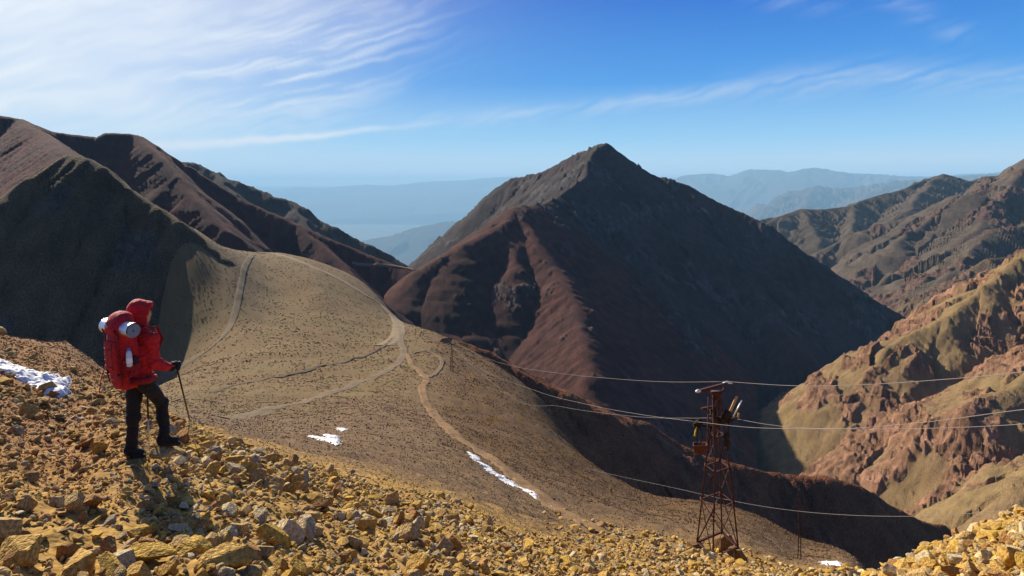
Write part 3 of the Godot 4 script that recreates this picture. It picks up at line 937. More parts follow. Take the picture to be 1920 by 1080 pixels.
	# rocks that stand out
	var special := [
		["pale topped boulder alone on the trail with a dark shadow", 140, 958, 0.24, 1, Vector3(1.15, 0.95, 0.9)],
		["tall golden boulder jutting up below the lattice tower", 1497, 1076, 0.5, 5, Vector3(1.1, 0.95, 1.0)],
		["dark upright slab leaning among the ochre rocks", 748, 985, 0.24, 2, Vector3(0.6, 1.3, 0.8)],
		["long flat rust slab bridging smaller stones", 598, 958, 0.30, 2, Vector3(1.4, 0.45, 0.8)],
		["broad grey streaked boulder half buried among golden rubble", 575, 1008, 0.34, 4, Vector3(1.2, 0.8, 1.0)],
		["cream pointed rock standing at the edge of the rubble", 918, 985, 0.20, 3, Vector3(0.8, 1.3, 0.7)],
		["big ochre boulder with a sloping face beside the trail", 395, 895, 0.26, 0, Vector3(1.2, 0.9, 0.9)],
		["squat golden boulder with a chipped edge lower on the trail", 275, 1055, 0.20, 5, Vector3(1.4, 0.8, 1.0)],
	]
	for s in special:
		var at := hit(s[1], s[2], 3.0, 60.0)
		var o := put("boulder", rock_meshes[rng.randi() % 10], rock_kinds[s[4]][2])
		o.transform = Transform3D(Basis.from_euler(Vector3(0.15, rng.randf() * TAU, 0.1)).scaled_local(s[5] * s[3] * 0.66), at + Vector3(0, s[3] * 0.3, 0))
		tag(o, s[0], "boulder")

func build_tussocks(rng: RandomNumberGenerator) -> void:
	var v := PackedVector3Array()
	var idx := PackedInt32Array()
	for i in 9:
		var a := i * TAU / 9.0 + rng.randf() * 0.4
		var r := rng.randf_range(0.25, 0.5)
		var at := Vector3(cos(a) * r, -0.1, sin(a) * r)
		var side := Vector3(-sin(a), 0, cos(a)) * 0.17
		var tip := Vector3(cos(a) * (r + 0.35), rng.randf_range(0.45, 0.85), sin(a) * (r + 0.35))
		v.append_array([at - side, at + side, tip, at - side - Vector3(cos(a), 0, sin(a)) * 0.3, tip, at + side])
		for k in 6: idx.append(i * 6 + k)
	var tuft := flat_mesh(v, idx)
	var m := StandardMaterial3D.new()
	m.vertex_color_use_as_albedo = true
	m.roughness = 1.0
	m.metallic_specular = 0.1
	m.cull_mode = BaseMaterial3D.CULL_DISABLED
	var where := []
	var tints := PackedColorArray()
	for i in 80000:
		var px := rng.randf_range(290.0, 1560.0)
		var d := 48.0 * pow(10.0, rng.randf())
		var x := (px - CX) / FL * d
		var patch := n_b.get_noise_2d(x * 0.06, d * 0.06) + n_a.get_noise_2d(x * 0.25, d * 0.25) * 0.6
		if d < 95.0 and px < 820.0 and rng.randf() > sstep(60.0, 95.0, d): continue
		if d > 430.0 or rng.randf() > 0.55 + patch: continue
		var size := rng.randf_range(0.5, 1.1) * lerpf(0.10, 0.42, sstep(50.0, 260.0, d))
		where.append(Transform3D(Basis(Vector3.UP, rng.randf() * TAU).scaled_local(Vector3(1, rng.randf_range(0.7, 1.2), 1) * size), Vector3(x, ground(x, -d), -d)))
		var g := ground_color(x, -d)
		tints.append(g * rng.randf_range(1.1, 1.8) if rng.randf() < 0.8 else g * 0.9)
	scatter("grass", "straw coloured tussock grass dotted over the saddle and its flanks", tuft, m, where, tints)

func smooth_line(p: Array, step: float) -> Array:
	var c := Curve3D.new()
	for i in p.size():
		var t: Vector3 = (p[mini(i + 1, p.size() - 1)] - p[maxi(i - 1, 0)]) / 6.0
		c.add_point(p[i], -t, t)
	var out := []
	var l := c.get_baked_length()
	var n := maxi(int(l / step), 2)
	for i in n + 1: out.append(c.sample_baked(l * i / n, true))
	return out

func surface_at(m: Mountain, x: float, z: float) -> float:
	return ground(x, z) if m == null else mountain_point(m, x, z).x

func hit_mountain(m: Mountain, px: float, py: float, d0: float, d1: float) -> Vector3:
	for i in 400:
		var d := lerpf(d0, d1, i / 399.0)
		var p := pt(px, py, d)
		var h := mountain_point(m, p.x, p.z).x
		if h >= p.y: return Vector3(p.x, h, p.z)
	return pt(px, py, d1)

func track(called: String, label: String, points: Array, d0: float, d1: float, width: float, tone: Color, step: float, ruts := false, on: Mountain = null) -> void:
	var p := []
	for q in points: p.append(hit(q[0], q[1], d0, d1) if on == null else hit_mountain(on, q[0], q[1], d0, d1))
	var line := smooth_line(p, step)
	var st := PackedVector3Array()
	var col := PackedColorArray()
	var across := 9
	for i in line.size():
		var a: Vector3 = line[maxi(i - 1, 0)]
		var b: Vector3 = line[mini(i + 1, line.size() - 1)]
		var side := Vector3(b.z - a.z, 0, a.x - b.x).normalized()
		for k in across:
			var t := k / float(across - 1) * 2.0 - 1.0
			var w := width * 0.5 * (1.0 + 0.35 * n_a.get_noise_2d(line[i].x * 0.3 + k * 3.0, line[i].z * 0.3))
			var q: Vector3 = line[i] + side * w * t
			var d := -q.z
			var lift := 0.03 + d * 0.0009
			if absf(t) > 0.9: lift -= 0.10 + d * 0.0012
			if ruts and absf(absf(t) - 0.5) < 0.1: lift -= 0.04
			q.y = surface_at(on, q.x, q.z) + lift
			st.append(q)
			var g := 1.0 + 0.25 * n_b.get_noise_2d(q.x * 1.5, q.z * 1.5) + (0.12 if ruts and absf(absf(t) - 0.5) < 0.1 else 0.0)
			col.append(Color(tone.r * g, tone.g * g, tone.b * g))
	var o := put(called, grid_mesh(st, col, across, line.size()), track_material)
	tag(o, label, called, "", "structure")

var track_material: StandardMaterial3D

func build_tracks() -> void:
	track_material = earth(0.5, 2.0, 1.0)
	var dust := Color(0.270, 0.200, 0.125)
	track("track", "pale dirt track curving over the saddle from the knoll", [[482, 474], [512, 476], [560, 490], [600, 507], [640, 526], [690, 556], [722, 578], [742, 598], [748, 615], [740, 636], [716, 648]], 150.0, 520.0, 6.5, dust, 2.0, true)
	track("track", "dirt track dropping from the knoll along the dark hill foot", [[474, 478], [460, 500], [450, 545], [440, 590], [420, 628], [385, 660], [345, 684], [300, 704]], 150.0, 440.0, 3.0, dust * 0.7, 2.0, true)
	track("track", "thin brown track running across the grassy bowl", [[740, 634], [716, 652], [660, 672], [580, 694], [480, 716], [400, 735], [330, 752]], 60.0, 320.0, 1.8, dust * 0.5, 1.5)
	track("track", "dirt track bending round the bowl's lower rim", [[748, 612], [752, 640], [757, 660], [750, 677], [722, 697], [680, 716], [600, 744], [500, 768], [420, 784]], 40.0, 320.0, 2.8, dust * 0.72, 1.2, true)
	track("footpath", "sandy footpath winding down the slope beside the snow strip", [[762, 664], [772, 682], [790, 700], [800, 712], [792, 728], [798, 752], [818, 782], [850, 812], [905, 850], [962, 890], [1018, 930], [1070, 966], [1125, 1000]], 24.0, 260.0, 1.9, Color(0.26, 0.160, 0.080), 0.6)
	track("footpath", "faint looping footpath on the brown flank", [[770, 666], [790, 660], [815, 665], [829, 679], [822, 695], [806, 708]], 90.0, 260.0, 1.3, dust * 0.75, 0.8)

func build_far_road() -> void:
	track("road", "faint pale road cut across the maroon saddle", [[660, 494], [700, 497], [735, 499], [762, 503], [776, 507]], 700.0, 960.0, 5.0, Color(0.22, 0.13, 0.09), 4.0, false, mountains[1])

func snow_patch(label: String, outline: Array, d0: float, d1: float, cell: float, high: float, material: Material) -> void:
	var poly := PackedVector2Array()
	var lo := Vector2(1e9, 1e9)
	var hi := -lo
	for q in outline:
		var h := hit(q[0], q[1], d0, d1)
		poly.append(Vector2(h.x, h.z))
		lo = lo.min(poly[-1])
		hi = hi.max(poly[-1])
	var nx := int((hi.x - lo.x) / cell) + 2
	var nz := int((hi.y - lo.y) / cell) + 2
	var inside := func(g: Vector2) -> float:
		var best := 1e9
		for i in poly.size():
			best = minf(best, g.distance_to(Geometry2D.get_closest_point_to_segment(g, poly[i], poly[(i + 1) % poly.size()])))
		return best if Geometry2D.is_point_in_polygon(g, poly) else -best
	var st := SurfaceTool.new()
	st.begin(Mesh.PRIMITIVE_TRIANGLES)
	var keep := {}
	var n := 0
	for j in nz:
		for i in nx:
			var g := lo + Vector2(i, j) * cell
			var e: float = inside.call(g) + n_a.get_noise_2d(g.x * 1.2 / cell * 0.1, g.y * 1.2 / cell * 0.1) * cell * 3.0
			var top := sstep(-cell, cell * 4.0, e)
			var lump := 0.55 + 0.6 * absf(n_r.get_noise_2d(g.x / cell * 0.16, g.y / cell * 0.16)) + 0.35 * n_a.get_noise_2d(g.x / cell * 0.3, g.y / cell * 0.3)
			st.set_smooth_group(0)
			st.add_vertex(Vector3(g.x, ground(g.x, g.y) - high * 0.25 + top * high * (0.45 + lump), g.y))
			keep[Vector2i(i, j)] = e > -cell * 1.5
			n += 1
	for j in nz - 1:
		for i in nx - 1:
			if keep[Vector2i(i, j)] or keep[Vector2i(i + 1, j)] or keep[Vector2i(i, j + 1)] or keep[Vector2i(i + 1, j + 1)]:
				var a := j * nx + i
				for k in [a, a + 1, a + nx, a + 1, a + nx + 1, a + nx]: st.add_index(k)
	st.generate_normals()
	tag(put("snow_patch", st.commit(), material), label, "snow")

func build_snow() -> void:
	var m := mat(Color(0.82, 0.85, 0.88), 0.7)
	m.uv1_triplanar = true
	m.uv1_world_triplanar = true
	m.uv1_scale = Vector3.ONE * 1.6
	m.albedo_texture = noise_texture(noise(FastNoiseLite.TYPE_SIMPLEX_SMOOTH, 0.03, 5, 51), 256, Color(0.78, 0.73, 0.67), Color.WHITE, 1.8)
	m.subsurf_scatter_enabled = true
	m.subsurf_scatter_strength = 0.15
	snow_patch("crusted white snow patch lying on the rust coloured bank", [[-40, 676], [0, 682], [30, 690], [62, 700], [95, 706], [138, 714], [126, 728], [137, 748], [104, 748], [82, 738], [60, 724], [20, 703], [-40, 692]], 6.0, 17.0, 0.035, 0.10, m)
	snow_patch("small broken snow patch on the brown gravel slope", [[578, 817], [590, 817], [612, 821], [605, 815], [626, 817], [638, 824], [634, 834], [612, 827]], 12.0, 60.0, 0.05, 0.06, m)
	snow_patch("tiny snow fleck above the broken snow patch", [[630, 803], [645, 801], [654, 805], [642, 808]], 12.0, 80.0, 0.06, 0.05, m)
	snow_patch("long narrow snow strip beside the footpath", [[872, 845], [881, 847], [905, 868], [950, 897], [985, 916], [1015, 937], [1004, 936], [960, 911], [914, 883], [884, 859]], 15.0, 90.0, 0.05, 0.05, m)
	snow_patch("short snow dash below the long snow strip", [[1024, 945], [1032, 947], [1038, 953], [1030, 951]], 15.0, 70.0, 0.04, 0.05, m)
	snow_patch("low snow patch on the pale hump under the spur", [[1535, 1053], [1552, 1053], [1578, 1055], [1576, 1060], [1556, 1060], [1540, 1057]], 30.0, 95.0, 0.06, 0.06, m)
	snow_patch("snow fleck where the footpath bends near the tracks", [[786, 698], [792, 698], [797, 704], [791, 705]], 80.0, 240.0, 0.15, 0.12, m)

# ---------------------------------------------------------------- the hiker
const HIKER_D := 7.5
var hiker_at := Vector3.ZERO

func at_hiker(px: float, py: float, z: float) -> Vector3:
	# a place on the hiker from its picture point and how much nearer (z > 0) than the standing foot it is
	return pt(px, py, HIKER_D - z) - hiker_at

# smooth union of tapered capsules [a, ra, b, rb], meshed as surface nets
func capsule(p: Vector3, s: Array) -> float:
	var a: Vector3 = s[0]
	var ba: Vector3 = s[2] - a
	var t := clampf((p - a).dot(ba) / maxf(ba.length_squared(), 1e-9), 0.0, 1.0)
	return (p - a - ba * t).length() - lerpf(s[1], s[3], t)

func blend(p: Vector3, bones: Array, k: float) -> float:
	var d := 10.0
	for s in bones:
		var e := capsule(p, s)
		var h := maxf(k - absf(d - e), 0.0) / k
		d = minf(d, e) - h * h * k * 0.25
	return d

func surface_net(bones: Array, k: float, cell: float, cut: Variant = null, fold := 0.0) -> ArrayMesh:
	var lo := Vector3(1e9, 1e9, 1e9)
	var hi := -lo
	for s in bones:
		for e in 2:
			var r: Vector3 = Vector3.ONE * (s[1 + e * 2] + k * 0.3 + 2.0 * cell)
			lo = lo.min(s[e * 2] - r)
			hi = hi.max(s[e * 2] + r)
	var nx := int((hi.x - lo.x) / cell) + 2
	var ny := int((hi.y - lo.y) / cell) + 2
	var nz := int((hi.z - lo.z) / cell) + 2
	var f := PackedFloat32Array()
	f.resize(nx * ny * nz)
	# blocks that the surface cannot cross keep one value
	var bs := 6
	for bz in range(0, nz, bs):
		for by in range(0, ny, bs):
			for bx in range(0, nx, bs):
				var mid := blend(lo + (Vector3(bx, by, bz) + Vector3.ONE * (bs - 1) * 0.5) * cell, bones, k)
				var far := absf(mid) > bs * cell + 0.06
				for z in range(bz, mini(bz + bs, nz)):
					for y in range(by, mini(by + bs, ny)):
						for x in range(bx, mini(bx + bs, nx)):
							var d := mid
							if not far:
								var q := lo + Vector3(x, y, z) * cell
								d = blend(q, bones, k)
								if absf(d) < 0.06 and fold > 0.0: d += (n_a.get_noise_3d(q.x * 4.0, q.y * 7.0, q.z * 4.0) + 0.55 * absf(n_r.get_noise_3d(q.x * 9.0 + q.y * 5.0, q.y * 14.0, q.z * 9.0))) * fold
								if cut != null: d = cut.call(q, d)
							elif cut != null and mid < 0.0:
								d = cut.call(lo + Vector3(x, y, z) * cell, mid)
							f[(z * ny + y) * nx + x] = d
	var at := PackedInt32Array()
	at.resize(f.size())
	at.fill(-1)
	var v := PackedVector3Array()
	var step := [1, nx, nx * ny]
	for z in nz - 1:
		for y in ny - 1:
			for x in nx - 1:
				var i := (z * ny + y) * nx + x
				var neg := 0
				for c in 8:
					if f[i + (c & 1) + ((c >> 1) & 1) * nx + ((c >> 2) & 1) * nx * ny] < 0.0: neg += 1
				if neg == 0 or neg == 8: continue
				var sum := Vector3.ZERO
				var n := 0
				for c in 8:
					for e in 3:
						if c & (1 << e): continue
						var c2 := c | (1 << e)
						var fa := f[i + (c & 1) + ((c >> 1) & 1) * nx + ((c >> 2) & 1) * nx * ny]
						var fb := f[i + (c2 & 1) + ((c2 >> 1) & 1) * nx + ((c2 >> 2) & 1) * nx * ny]
						if (fa < 0.0) == (fb < 0.0): continue
						var t := fa / (fa - fb)
						sum += Vector3(c & 1, (c >> 1) & 1, (c >> 2) & 1).lerp(Vector3(c2 & 1, (c2 >> 1) & 1, (c2 >> 2) & 1), t)
						n += 1
				at[i] = v.size()
				v.append(lo + (Vector3(x, y, z) + sum / n) * cell)
	var idx := PackedInt32Array()
	for z in range(1, nz - 1):
		for y in range(1, ny - 1):
			for x in range(1, nx - 1):
				var i := (z * ny + y) * nx + x
				for e in 3:
					var inside := f[i] < 0.0
					if inside == (f[i + step[e]] < 0.0): continue
					var s1: int = step[(e + 1) % 3]
					var s2: int = step[(e + 2) % 3]
					var q := [at[i - s1 - s2], at[i - s2], at[i], at[i - s1]]
					if q.min() < 0: continue
					if inside: idx.append_array([q[0], q[2], q[1], q[0], q[3], q[2]])
					else: idx.append_array([q[0], q[1], q[2], q[0], q[2], q[3]])
	var nrm := PackedVector3Array()
	nrm.resize(v.size())
	for i in range(0, idx.size(), 3):
		var g := (v[idx[i + 2]] - v[idx[i]]).cross(v[idx[i + 1]] - v[idx[i]])
		for e in 3: nrm[idx[i + e]] += g
	for i in nrm.size(): nrm[i] = nrm[i].normalized()
	var arr := []
	arr.resize(Mesh.ARRAY_MAX)
	arr[Mesh.ARRAY_VERTEX] = v
	arr[Mesh.ARRAY_NORMAL] = nrm
	arr[Mesh.ARRAY_INDEX] = idx
	var m := ArrayMesh.new()
	m.add_surface_from_arrays(Mesh.PRIMITIVE_TRIANGLES, arr)
	return m

func tube(points: Array, radii: Array, sides := 10, closed := true) -> ArrayMesh:
	var st := SurfaceTool.new()
	st.begin(Mesh.PRIMITIVE_TRIANGLES)
	var n := points.size()
	var up := Vector3.UP
	for i in n:
		var t: Vector3 = (points[mini(i + 1, n - 1)] - points[maxi(i - 1, 0)]).normalized()
		if absf(t.dot(up)) > 0.95: up = Vector3.RIGHT
		var a := t.cross(up).normalized()
		var b := t.cross(a).normalized()
		for k in sides:
			var w := TAU * k / sides
			st.set_smooth_group(0)
			st.add_vertex(points[i] + (a * cos(w) + b * sin(w)) * (radii[i] if radii.size() > 1 else radii[0]))
	for i in n - 1:
		for k in sides:
			var p := i * sides + k
			var q := i * sides + (k + 1) % sides
			for e in [p, q, p + sides, q, q + sides, p + sides]: st.add_index(e)
	if closed:
		for e in 2:
			var c := n * sides + e
			st.set_smooth_group(1 + e)
			st.add_vertex(points[0 if e == 0 else n - 1])
			for k in sides:
				var p := (0 if e == 0 else (n - 1) * sides) + k
				var q := (0 if e == 0 else (n - 1) * sides) + (k + 1) % sides
				if e == 0:
					for x in [c, q, p]: st.add_index(x)
				else:
					for x in [c, p, q]: st.add_index(x)
	st.deindex()
	st.generate_normals()
	return st.commit()

func superring(c: Vector3, r: Vector3, b: Vector3, hw: float, hd: float, sides: int, power := 0.55) -> Array:
	var out := []
	for k in sides:
		var w := TAU * k / sides
		var x := signf(cos(w)) * pow(absf(cos(w)), power)
		var y := signf(sin(w)) * pow(absf(sin(w)), power)
		out.append(c + r * hw * x + b * hd * y)
	return out

func loft(rings: Array) -> ArrayMesh:
	var st := SurfaceTool.new()
	st.begin(Mesh.PRIMITIVE_TRIANGLES)
	var s: int = rings[0].size()
	for r in rings:
		for q in r:
			st.set_smooth_group(0)
			st.add_vertex(q)
	for e in [0, rings.size() - 1]:
		var c := Vector3.ZERO
		for q in rings[e]: c += q
		st.add_vertex(c / s)
	for i in rings.size() - 1:
		for k in s:
			var p := i * s + k
			var q := i * s + (k + 1) % s
			for x in [p, p + s, q, q, p + s, q + s]: st.add_index(x)
	var n := rings.size() * s
	for k in s:
		for x in [n, k, (k + 1) % s]: st.add_index(x)
		for x in [n + 1, n - s + (k + 1) % s, n - s + k]: st.add_index(x)
	st.generate_normals()
	return st.commit()

func cloth(c: Color, fine := 3.0) -> StandardMaterial3D:
	var m := mat(c, 0.75)
	m.metallic_specular = 0.35
	m.uv1_triplanar = true
	m.uv1_scale = Vector3.ONE * fine
	m.albedo_texture = noise_texture(noise(FastNoiseLite.TYPE_SIMPLEX_SMOOTH, 0.02, 4, 13), 256, Color(0.75, 0.75, 0.75), Color.WHITE, 1.4)
	m.heightmap_enabled = true
	m.heightmap_texture = noise_texture(noise(FastNoiseLite.TYPE_SIMPLEX_SMOOTH, 0.022, 3, 19, FastNoiseLite.FRACTAL_RIDGED), 256, Color.BLACK, Color.WHITE)
	m.heightmap_scale = 1.2
	m.rim_enabled = true
	m.rim = 0.2
	return m

func build_hiker() -> void:
	hiker_at = Vector3.ZERO
	var foot := pt(250, 862, HIKER_D)
	foot.y = ground(foot.x, foot.z)
	hiker_at = pt(250, 862, HIKER_D)
	var lift := foot.y - hiker_at.y
	hiker_at.y = foot.y
	# every joint below is read from the photograph relative to the true foot point
	var base_at := pt(250, 862, HIKER_D)
	var J := func(px: float, py: float, z: float) -> Vector3: return pt(px, py, HIKER_D - z) - base_at
	print("hiker ground off by ", lift)
	var R := Vector3(0.87, 0, 0.5)
	var B := Vector3(-0.5, 0, 0.87)
	var person := base("person", hiker_at)
	tag(person, "hiker in red hooded jacket and black trousers leaning on trekking poles", "person")
	var skin := mat(Color(0.42, 0.24, 0.16), 0.6)
	var red := cloth(Color(0.58, 0.016, 0.018))
	var black := cloth(Color(0.012, 0.012, 0.014))
	var boot_mat := cloth(Color(0.010, 0.011, 0.014))
	var glove_mat := cloth(Color(0.010, 0.013, 0.03))
	var l_hip: Vector3 = J.call(253, 722, -0.02)
	var r_hip: Vector3 = J.call(273, 722, 0.06)
	var l_knee: Vector3 = J.call(250, 790, 0.02)
	var l_ankle: Vector3 = J.call(246, 845, 0.0)
	var r_knee: Vector3 = J.call(303, 760, -0.20)
	var r_ankle: Vector3 = J.call(308, 822, -0.20)
	var l_heel: Vector3 = J.call(243, 855, 0.02)
	var l_toe: Vector3 = J.call(263, 857, -0.06)
	var r_heel: Vector3 = J.call(304, 834, -0.19)
	var r_toe: Vector3 = J.call(328, 834, -0.25)
	var pelvis: Vector3 = J.call(263, 712, 0.02)
	var chest: Vector3 = J.call(262, 664, 0.0)
	var neck: Vector3 = J.call(261, 630, -0.02)
	var head: Vector3 = J.call(264, 591, -0.04)
	var r_sh: Vector3 = J.call(284, 640, 0.06)
	var r_elb: Vector3 = J.call(290, 686, 0.06)
	var r_wri: Vector3 = J.call(321, 694, -0.07)
	var r_hand: Vector3 = J.call(331, 690, -0.10)
	var l_sh: Vector3 = J.call(240, 640, -0.14)
	var l_elb: Vector3 = J.call(258, 684, -0.34)
	var l_wri: Vector3 = J.call(272, 706, -0.44)
	var l_hand: Vector3 = J.call(276, 706, -0.47)
	var face := Vector3(0.94, -0.05, -0.33).normalized()
	var fside := face.cross(Vector3.UP).normalized()
	# body: one skin from head to feet, mostly under the clothes
	var nose := head + face * 0.098 - Vector3(0, 0.018, 0)
	put("body", surface_net([
		[head + Vector3(0, 0.035, 0) - face * 0.012, 0.082, head + Vector3(0, 0.01, 0) + face * 0.02, 0.078],
		[head + face * 0.035 - Vector3(0, 0.055, 0), 0.052, head + face * 0.06 - Vector3(0, 0.085, 0), 0.03],
		[head + face * 0.082 + Vector3(0, 0.012, 0), 0.012, nose, 0.016],
		[head + face * 0.085 - Vector3(0, 0.055, 0), 0.012, head + face * 0.083 - Vector3(0, 0.068, 0), 0.013],
		[head - Vector3(0, 0.06, 0), 0.055, neck, 0.06], [neck, 0.065, chest, 0.10], [chest, 0.105, pelvis, 0.09],
		[neck, 0.07, r_sh, 0.05], [neck, 0.07, l_sh, 0.05],
		[r_sh, 0.05, r_elb, 0.038], [r_elb, 0.038, r_wri, 0.028], [l_sh, 0.05, l_elb, 0.038], [l_elb, 0.038, l_wri, 0.028],
		[l_hip, 0.07, l_knee, 0.042], [l_knee, 0.042, l_ankle, 0.03], [r_hip, 0.07, r_knee, 0.042], [r_knee, 0.042, r_ankle, 0.03],
	], 0.03, 0.015), skin, person)
	for s in [-1, 1]:
		put("eye", tube([head + face * 0.072 + fside * 0.03 * s + Vector3(0, 0.018, 0), head + face * 0.083 + fside * 0.03 * s + Vector3(0, 0.018, 0)], [0.012, 0.005], 8), mat(Color(0.02, 0.015, 0.01), 0.3), person)
	# dark cap under the hood
	put("hat", surface_net([[head + Vector3(0, 0.05, 0) - face * 0.01, 0.092, head + Vector3(0, 0.045, 0) + face * 0.03, 0.086]], 0.02, 0.009,
		func(q: Vector3, d: float) -> float: return maxf(d, head.y + 0.028 - q.y)), black, person)
	# hood, hollow, open towards the face
	put("hood", surface_net([[head + Vector3(0, 0.045, 0) - face * 0.03, 0.118, head + Vector3(0, 0.035, 0) + face * 0.065, 0.108], [head - face * 0.03 - Vector3(0, 0.04, 0), 0.105, neck + Vector3(0, 0.04, 0), 0.095], [head + face * 0.02 - Vector3(0, 0.08, 0), 0.085, neck + face * 0.03 + Vector3(0, 0.03, 0), 0.09]], 0.05, 0.0085,
		func(q: Vector3, d: float) -> float:
			var w: Vector3 = q - head
			d = maxf(d, w.dot(face) - 0.098 - 0.02 * clampf(w.y / 0.1, -1.0, 1.0))
			var inner: float = (w - face * 0.10 + Vector3(0, 0.012, 0)).length() - 0.088
			return maxf(d, -inner), 0.006), red, person)
	# jacket
	var hem := pelvis.y - 0.085
	put("jacket", surface_net([
		[neck - R * 0.05, 0.095, chest - R * 0.06, 0.12], [neck + R * 0.05, 0.095, chest + R * 0.06, 0.12],
		[chest - R * 0.06, 0.12, pelvis - R * 0.05, 0.115], [chest + R * 0.06, 0.12, pelvis + R * 0.05, 0.115], [pelvis, 0.125, pelvis - Vector3(0, 0.10, 0), 0.135],
		[neck + R * 0.05 - Vector3(0, 0.02, 0), 0.085, r_sh, 0.072], [neck - R * 0.05 - Vector3(0, 0.02, 0), 0.09, l_sh, 0.08],
		[r_sh, 0.076, r_elb, 0.060], [r_elb, 0.060, r_wri, 0.046], [l_sh, 0.08, l_elb, 0.066], [l_elb, 0.066, l_wri, 0.05],
	], 0.05, 0.0125, func(q: Vector3, d: float) -> float: return maxf(d, hem - q.y), 0.034), red, person)
	# trousers
	put("trousers", surface_net([
		[pelvis - R * 0.045, 0.108, pelvis + R * 0.045, 0.108], [l_hip, 0.10, l_knee, 0.070], [l_knee, 0.070, l_ankle + Vector3(0, 0.02, 0), 0.060], [r_hip, 0.10, r_knee, 0.074], [r_knee, 0.074, r_ankle + Vector3(0, 0.03, 0), 0.060],
	], 0.04, 0.0125, null, 0.022), black, person)
	# boots with soles
	for b in [[l_heel, l_toe, l_ankle], [r_heel, r_toe, r_ankle]]:
		var heel: Vector3 = b[0]
		var toe: Vector3 = b[1]
		var o := put("boot", surface_net([[b[2] + Vector3(0, 0.06, 0), 0.058, heel + Vector3(0, 0.05, 0), 0.056], [heel + Vector3(0, 0.035, 0), 0.052, toe + Vector3(0, 0.03, 0), 0.044]], 0.04, 0.009), boot_mat, person)
		var ahead: Vector3 = (toe - heel).normalized()
		var w := ahead.cross(Vector3.UP).normalized()
		var rings := []
		for y in [-0.025, -0.022, 0.005, 0.008]:
			rings.append(superring((heel + toe) / 2.0 + Vector3(0, y, 0) + ahead * 0.008, ahead, w, (toe - heel).length() * 0.5 + (0.058 if absf(y) > 0.006 and y > -0.024 else 0.054), 0.05, 20, 0.7))
		put("sole", loft(rings), mat(Color(0.02, 0.018, 0.016), 0.9), o)
	# gloves closed round the pole grips
	for g in [[r_hand, r_wri, J.call(332, 672, -0.10) - r_hand], [l_hand, l_wri, Vector3(0.05, 0.2, 0.0)]]:
		var h: Vector3 = g[0]
		var axis: Vector3 = g[2].normalized()
		var fw: Vector3 = (h - g[1]).normalized()
		fw = (fw - axis * fw.dot(axis)).normalized()
		var out_: Vector3 = axis.cross(fw).normalized()
		var bones := [[g[1], 0.042, h - fw * 0.045, 0.04], [h - fw * 0.04 + out_ * 0.012 + axis * 0.025, 0.03, h - fw * 0.035 + out_ * 0.012 - axis * 0.03, 0.028]]
		for k in 4:
			var y: Vector3 = axis * (0.036 - k * 0.024)
			var reach: float = [0.034, 0.038, 0.036, 0.03][k]
			bones.append([h - fw * 0.03 + out_ * 0.03 + y, 0.0125, h + fw * reach + out_ * 0.022 + y, 0.012])
			bones.append([h + fw * reach + out_ * 0.022 + y, 0.012, h + fw * (reach - 0.004) - out_ * 0.02 + y, 0.011])
			bones.append([h + fw * (reach - 0.004) - out_ * 0.02 + y, 0.011, h - out_ * 0.028 + y, 0.010])
		bones.append([h - fw * 0.04 + axis * 0.03, 0.016, h - fw * 0.005 - out_ * 0.035 + axis * 0.05, 0.013])
		bones.append([h - fw * 0.005 - out_ * 0.035 + axis * 0.05, 0.013, h + fw * 0.025 - out_ * 0.03 + axis * 0.045, 0.011])
		put("glove", surface_net(bones, 0.008, 0.0055), glove_mat, person)
	build_backpack(J, R, B)
	var step := put("stepping_rock", rock_meshes[4], rock_kinds[1][2])
	step.transform = Transform3D(Basis(Vector3.UP, 0.6).scaled_local(Vector3(0.24, 0.15, 0.19)), hiker_at + (r_heel + r_toe) / 2.0 - Vector3(0, 0.11, 0))
	tag(step, "flat tan rock under the hiker's raised boot", "rock")
	# trekking poles
	var shaft := mat(Color(0.012, 0.012, 0.016), 0.35, 0.3)
	var steel := mat(Color(0.55, 0.50, 0.42), 0.35, 0.6)
	var yellow := mat(Color(0.62, 0.42, 0.02), 0.5)
	for k in 2:
		var top: Vector3 = r_hand + Vector3(-0.012, 0.05, 0.0) if k == 0 else l_hand + Vector3(-0.01, 0.05, 0)
		var tip: Vector3
		var q := hit(371, 850, 4.0, 12.0) - hiker_at if k == 0 else Vector3.ZERO
		if k == 1:
			q = l_hand + Vector3(0.02, 0, -0.02)
			q.y = ground(hiker_at.x + q.x, hiker_at.z + q.z) - hiker_at.y
		tip = q - Vector3(0, 0.02, 0)
		var pole := base("trekking_pole", hiker_at)
		tag(pole, ["trekking pole with a yellow clamp planted on the rocks ahead of the hiker", "trekking pole seen between the hiker's legs"][k], "trekking pole")
		var dir := (tip - top).normalized()
		var l := (tip - top).length()
		put("grip", tube([top, top + dir * 0.01, top + dir * 0.05, top + dir * 0.13, top + dir * 0.14], [0.010, 0.018, 0.015, 0.016, 0.012], 12), mat(Color(0.02, 0.02, 0.022), 0.8), pole)
		put("clamp", tube([top + dir * 0.135, top + dir * 0.145, top + dir * 0.185, top + dir * 0.195], [0.012, 0.026, 0.026, 0.012], 12), yellow, pole)
		put("upper_shaft", tube([top + dir * 0.13, top + dir * l * 0.56], [0.0105], 10), shaft, pole)
		put("lower_shaft", tube([top + dir * l * 0.55, tip], [0.0075, 0.0065], 10), steel, pole)
		put("basket", tube([tip - dir * 0.07, tip - dir * 0.065, tip - dir * 0.06], [0.01, 0.028, 0.01], 12), mat(Color(0.02, 0.02, 0.02), 0.8), pole)

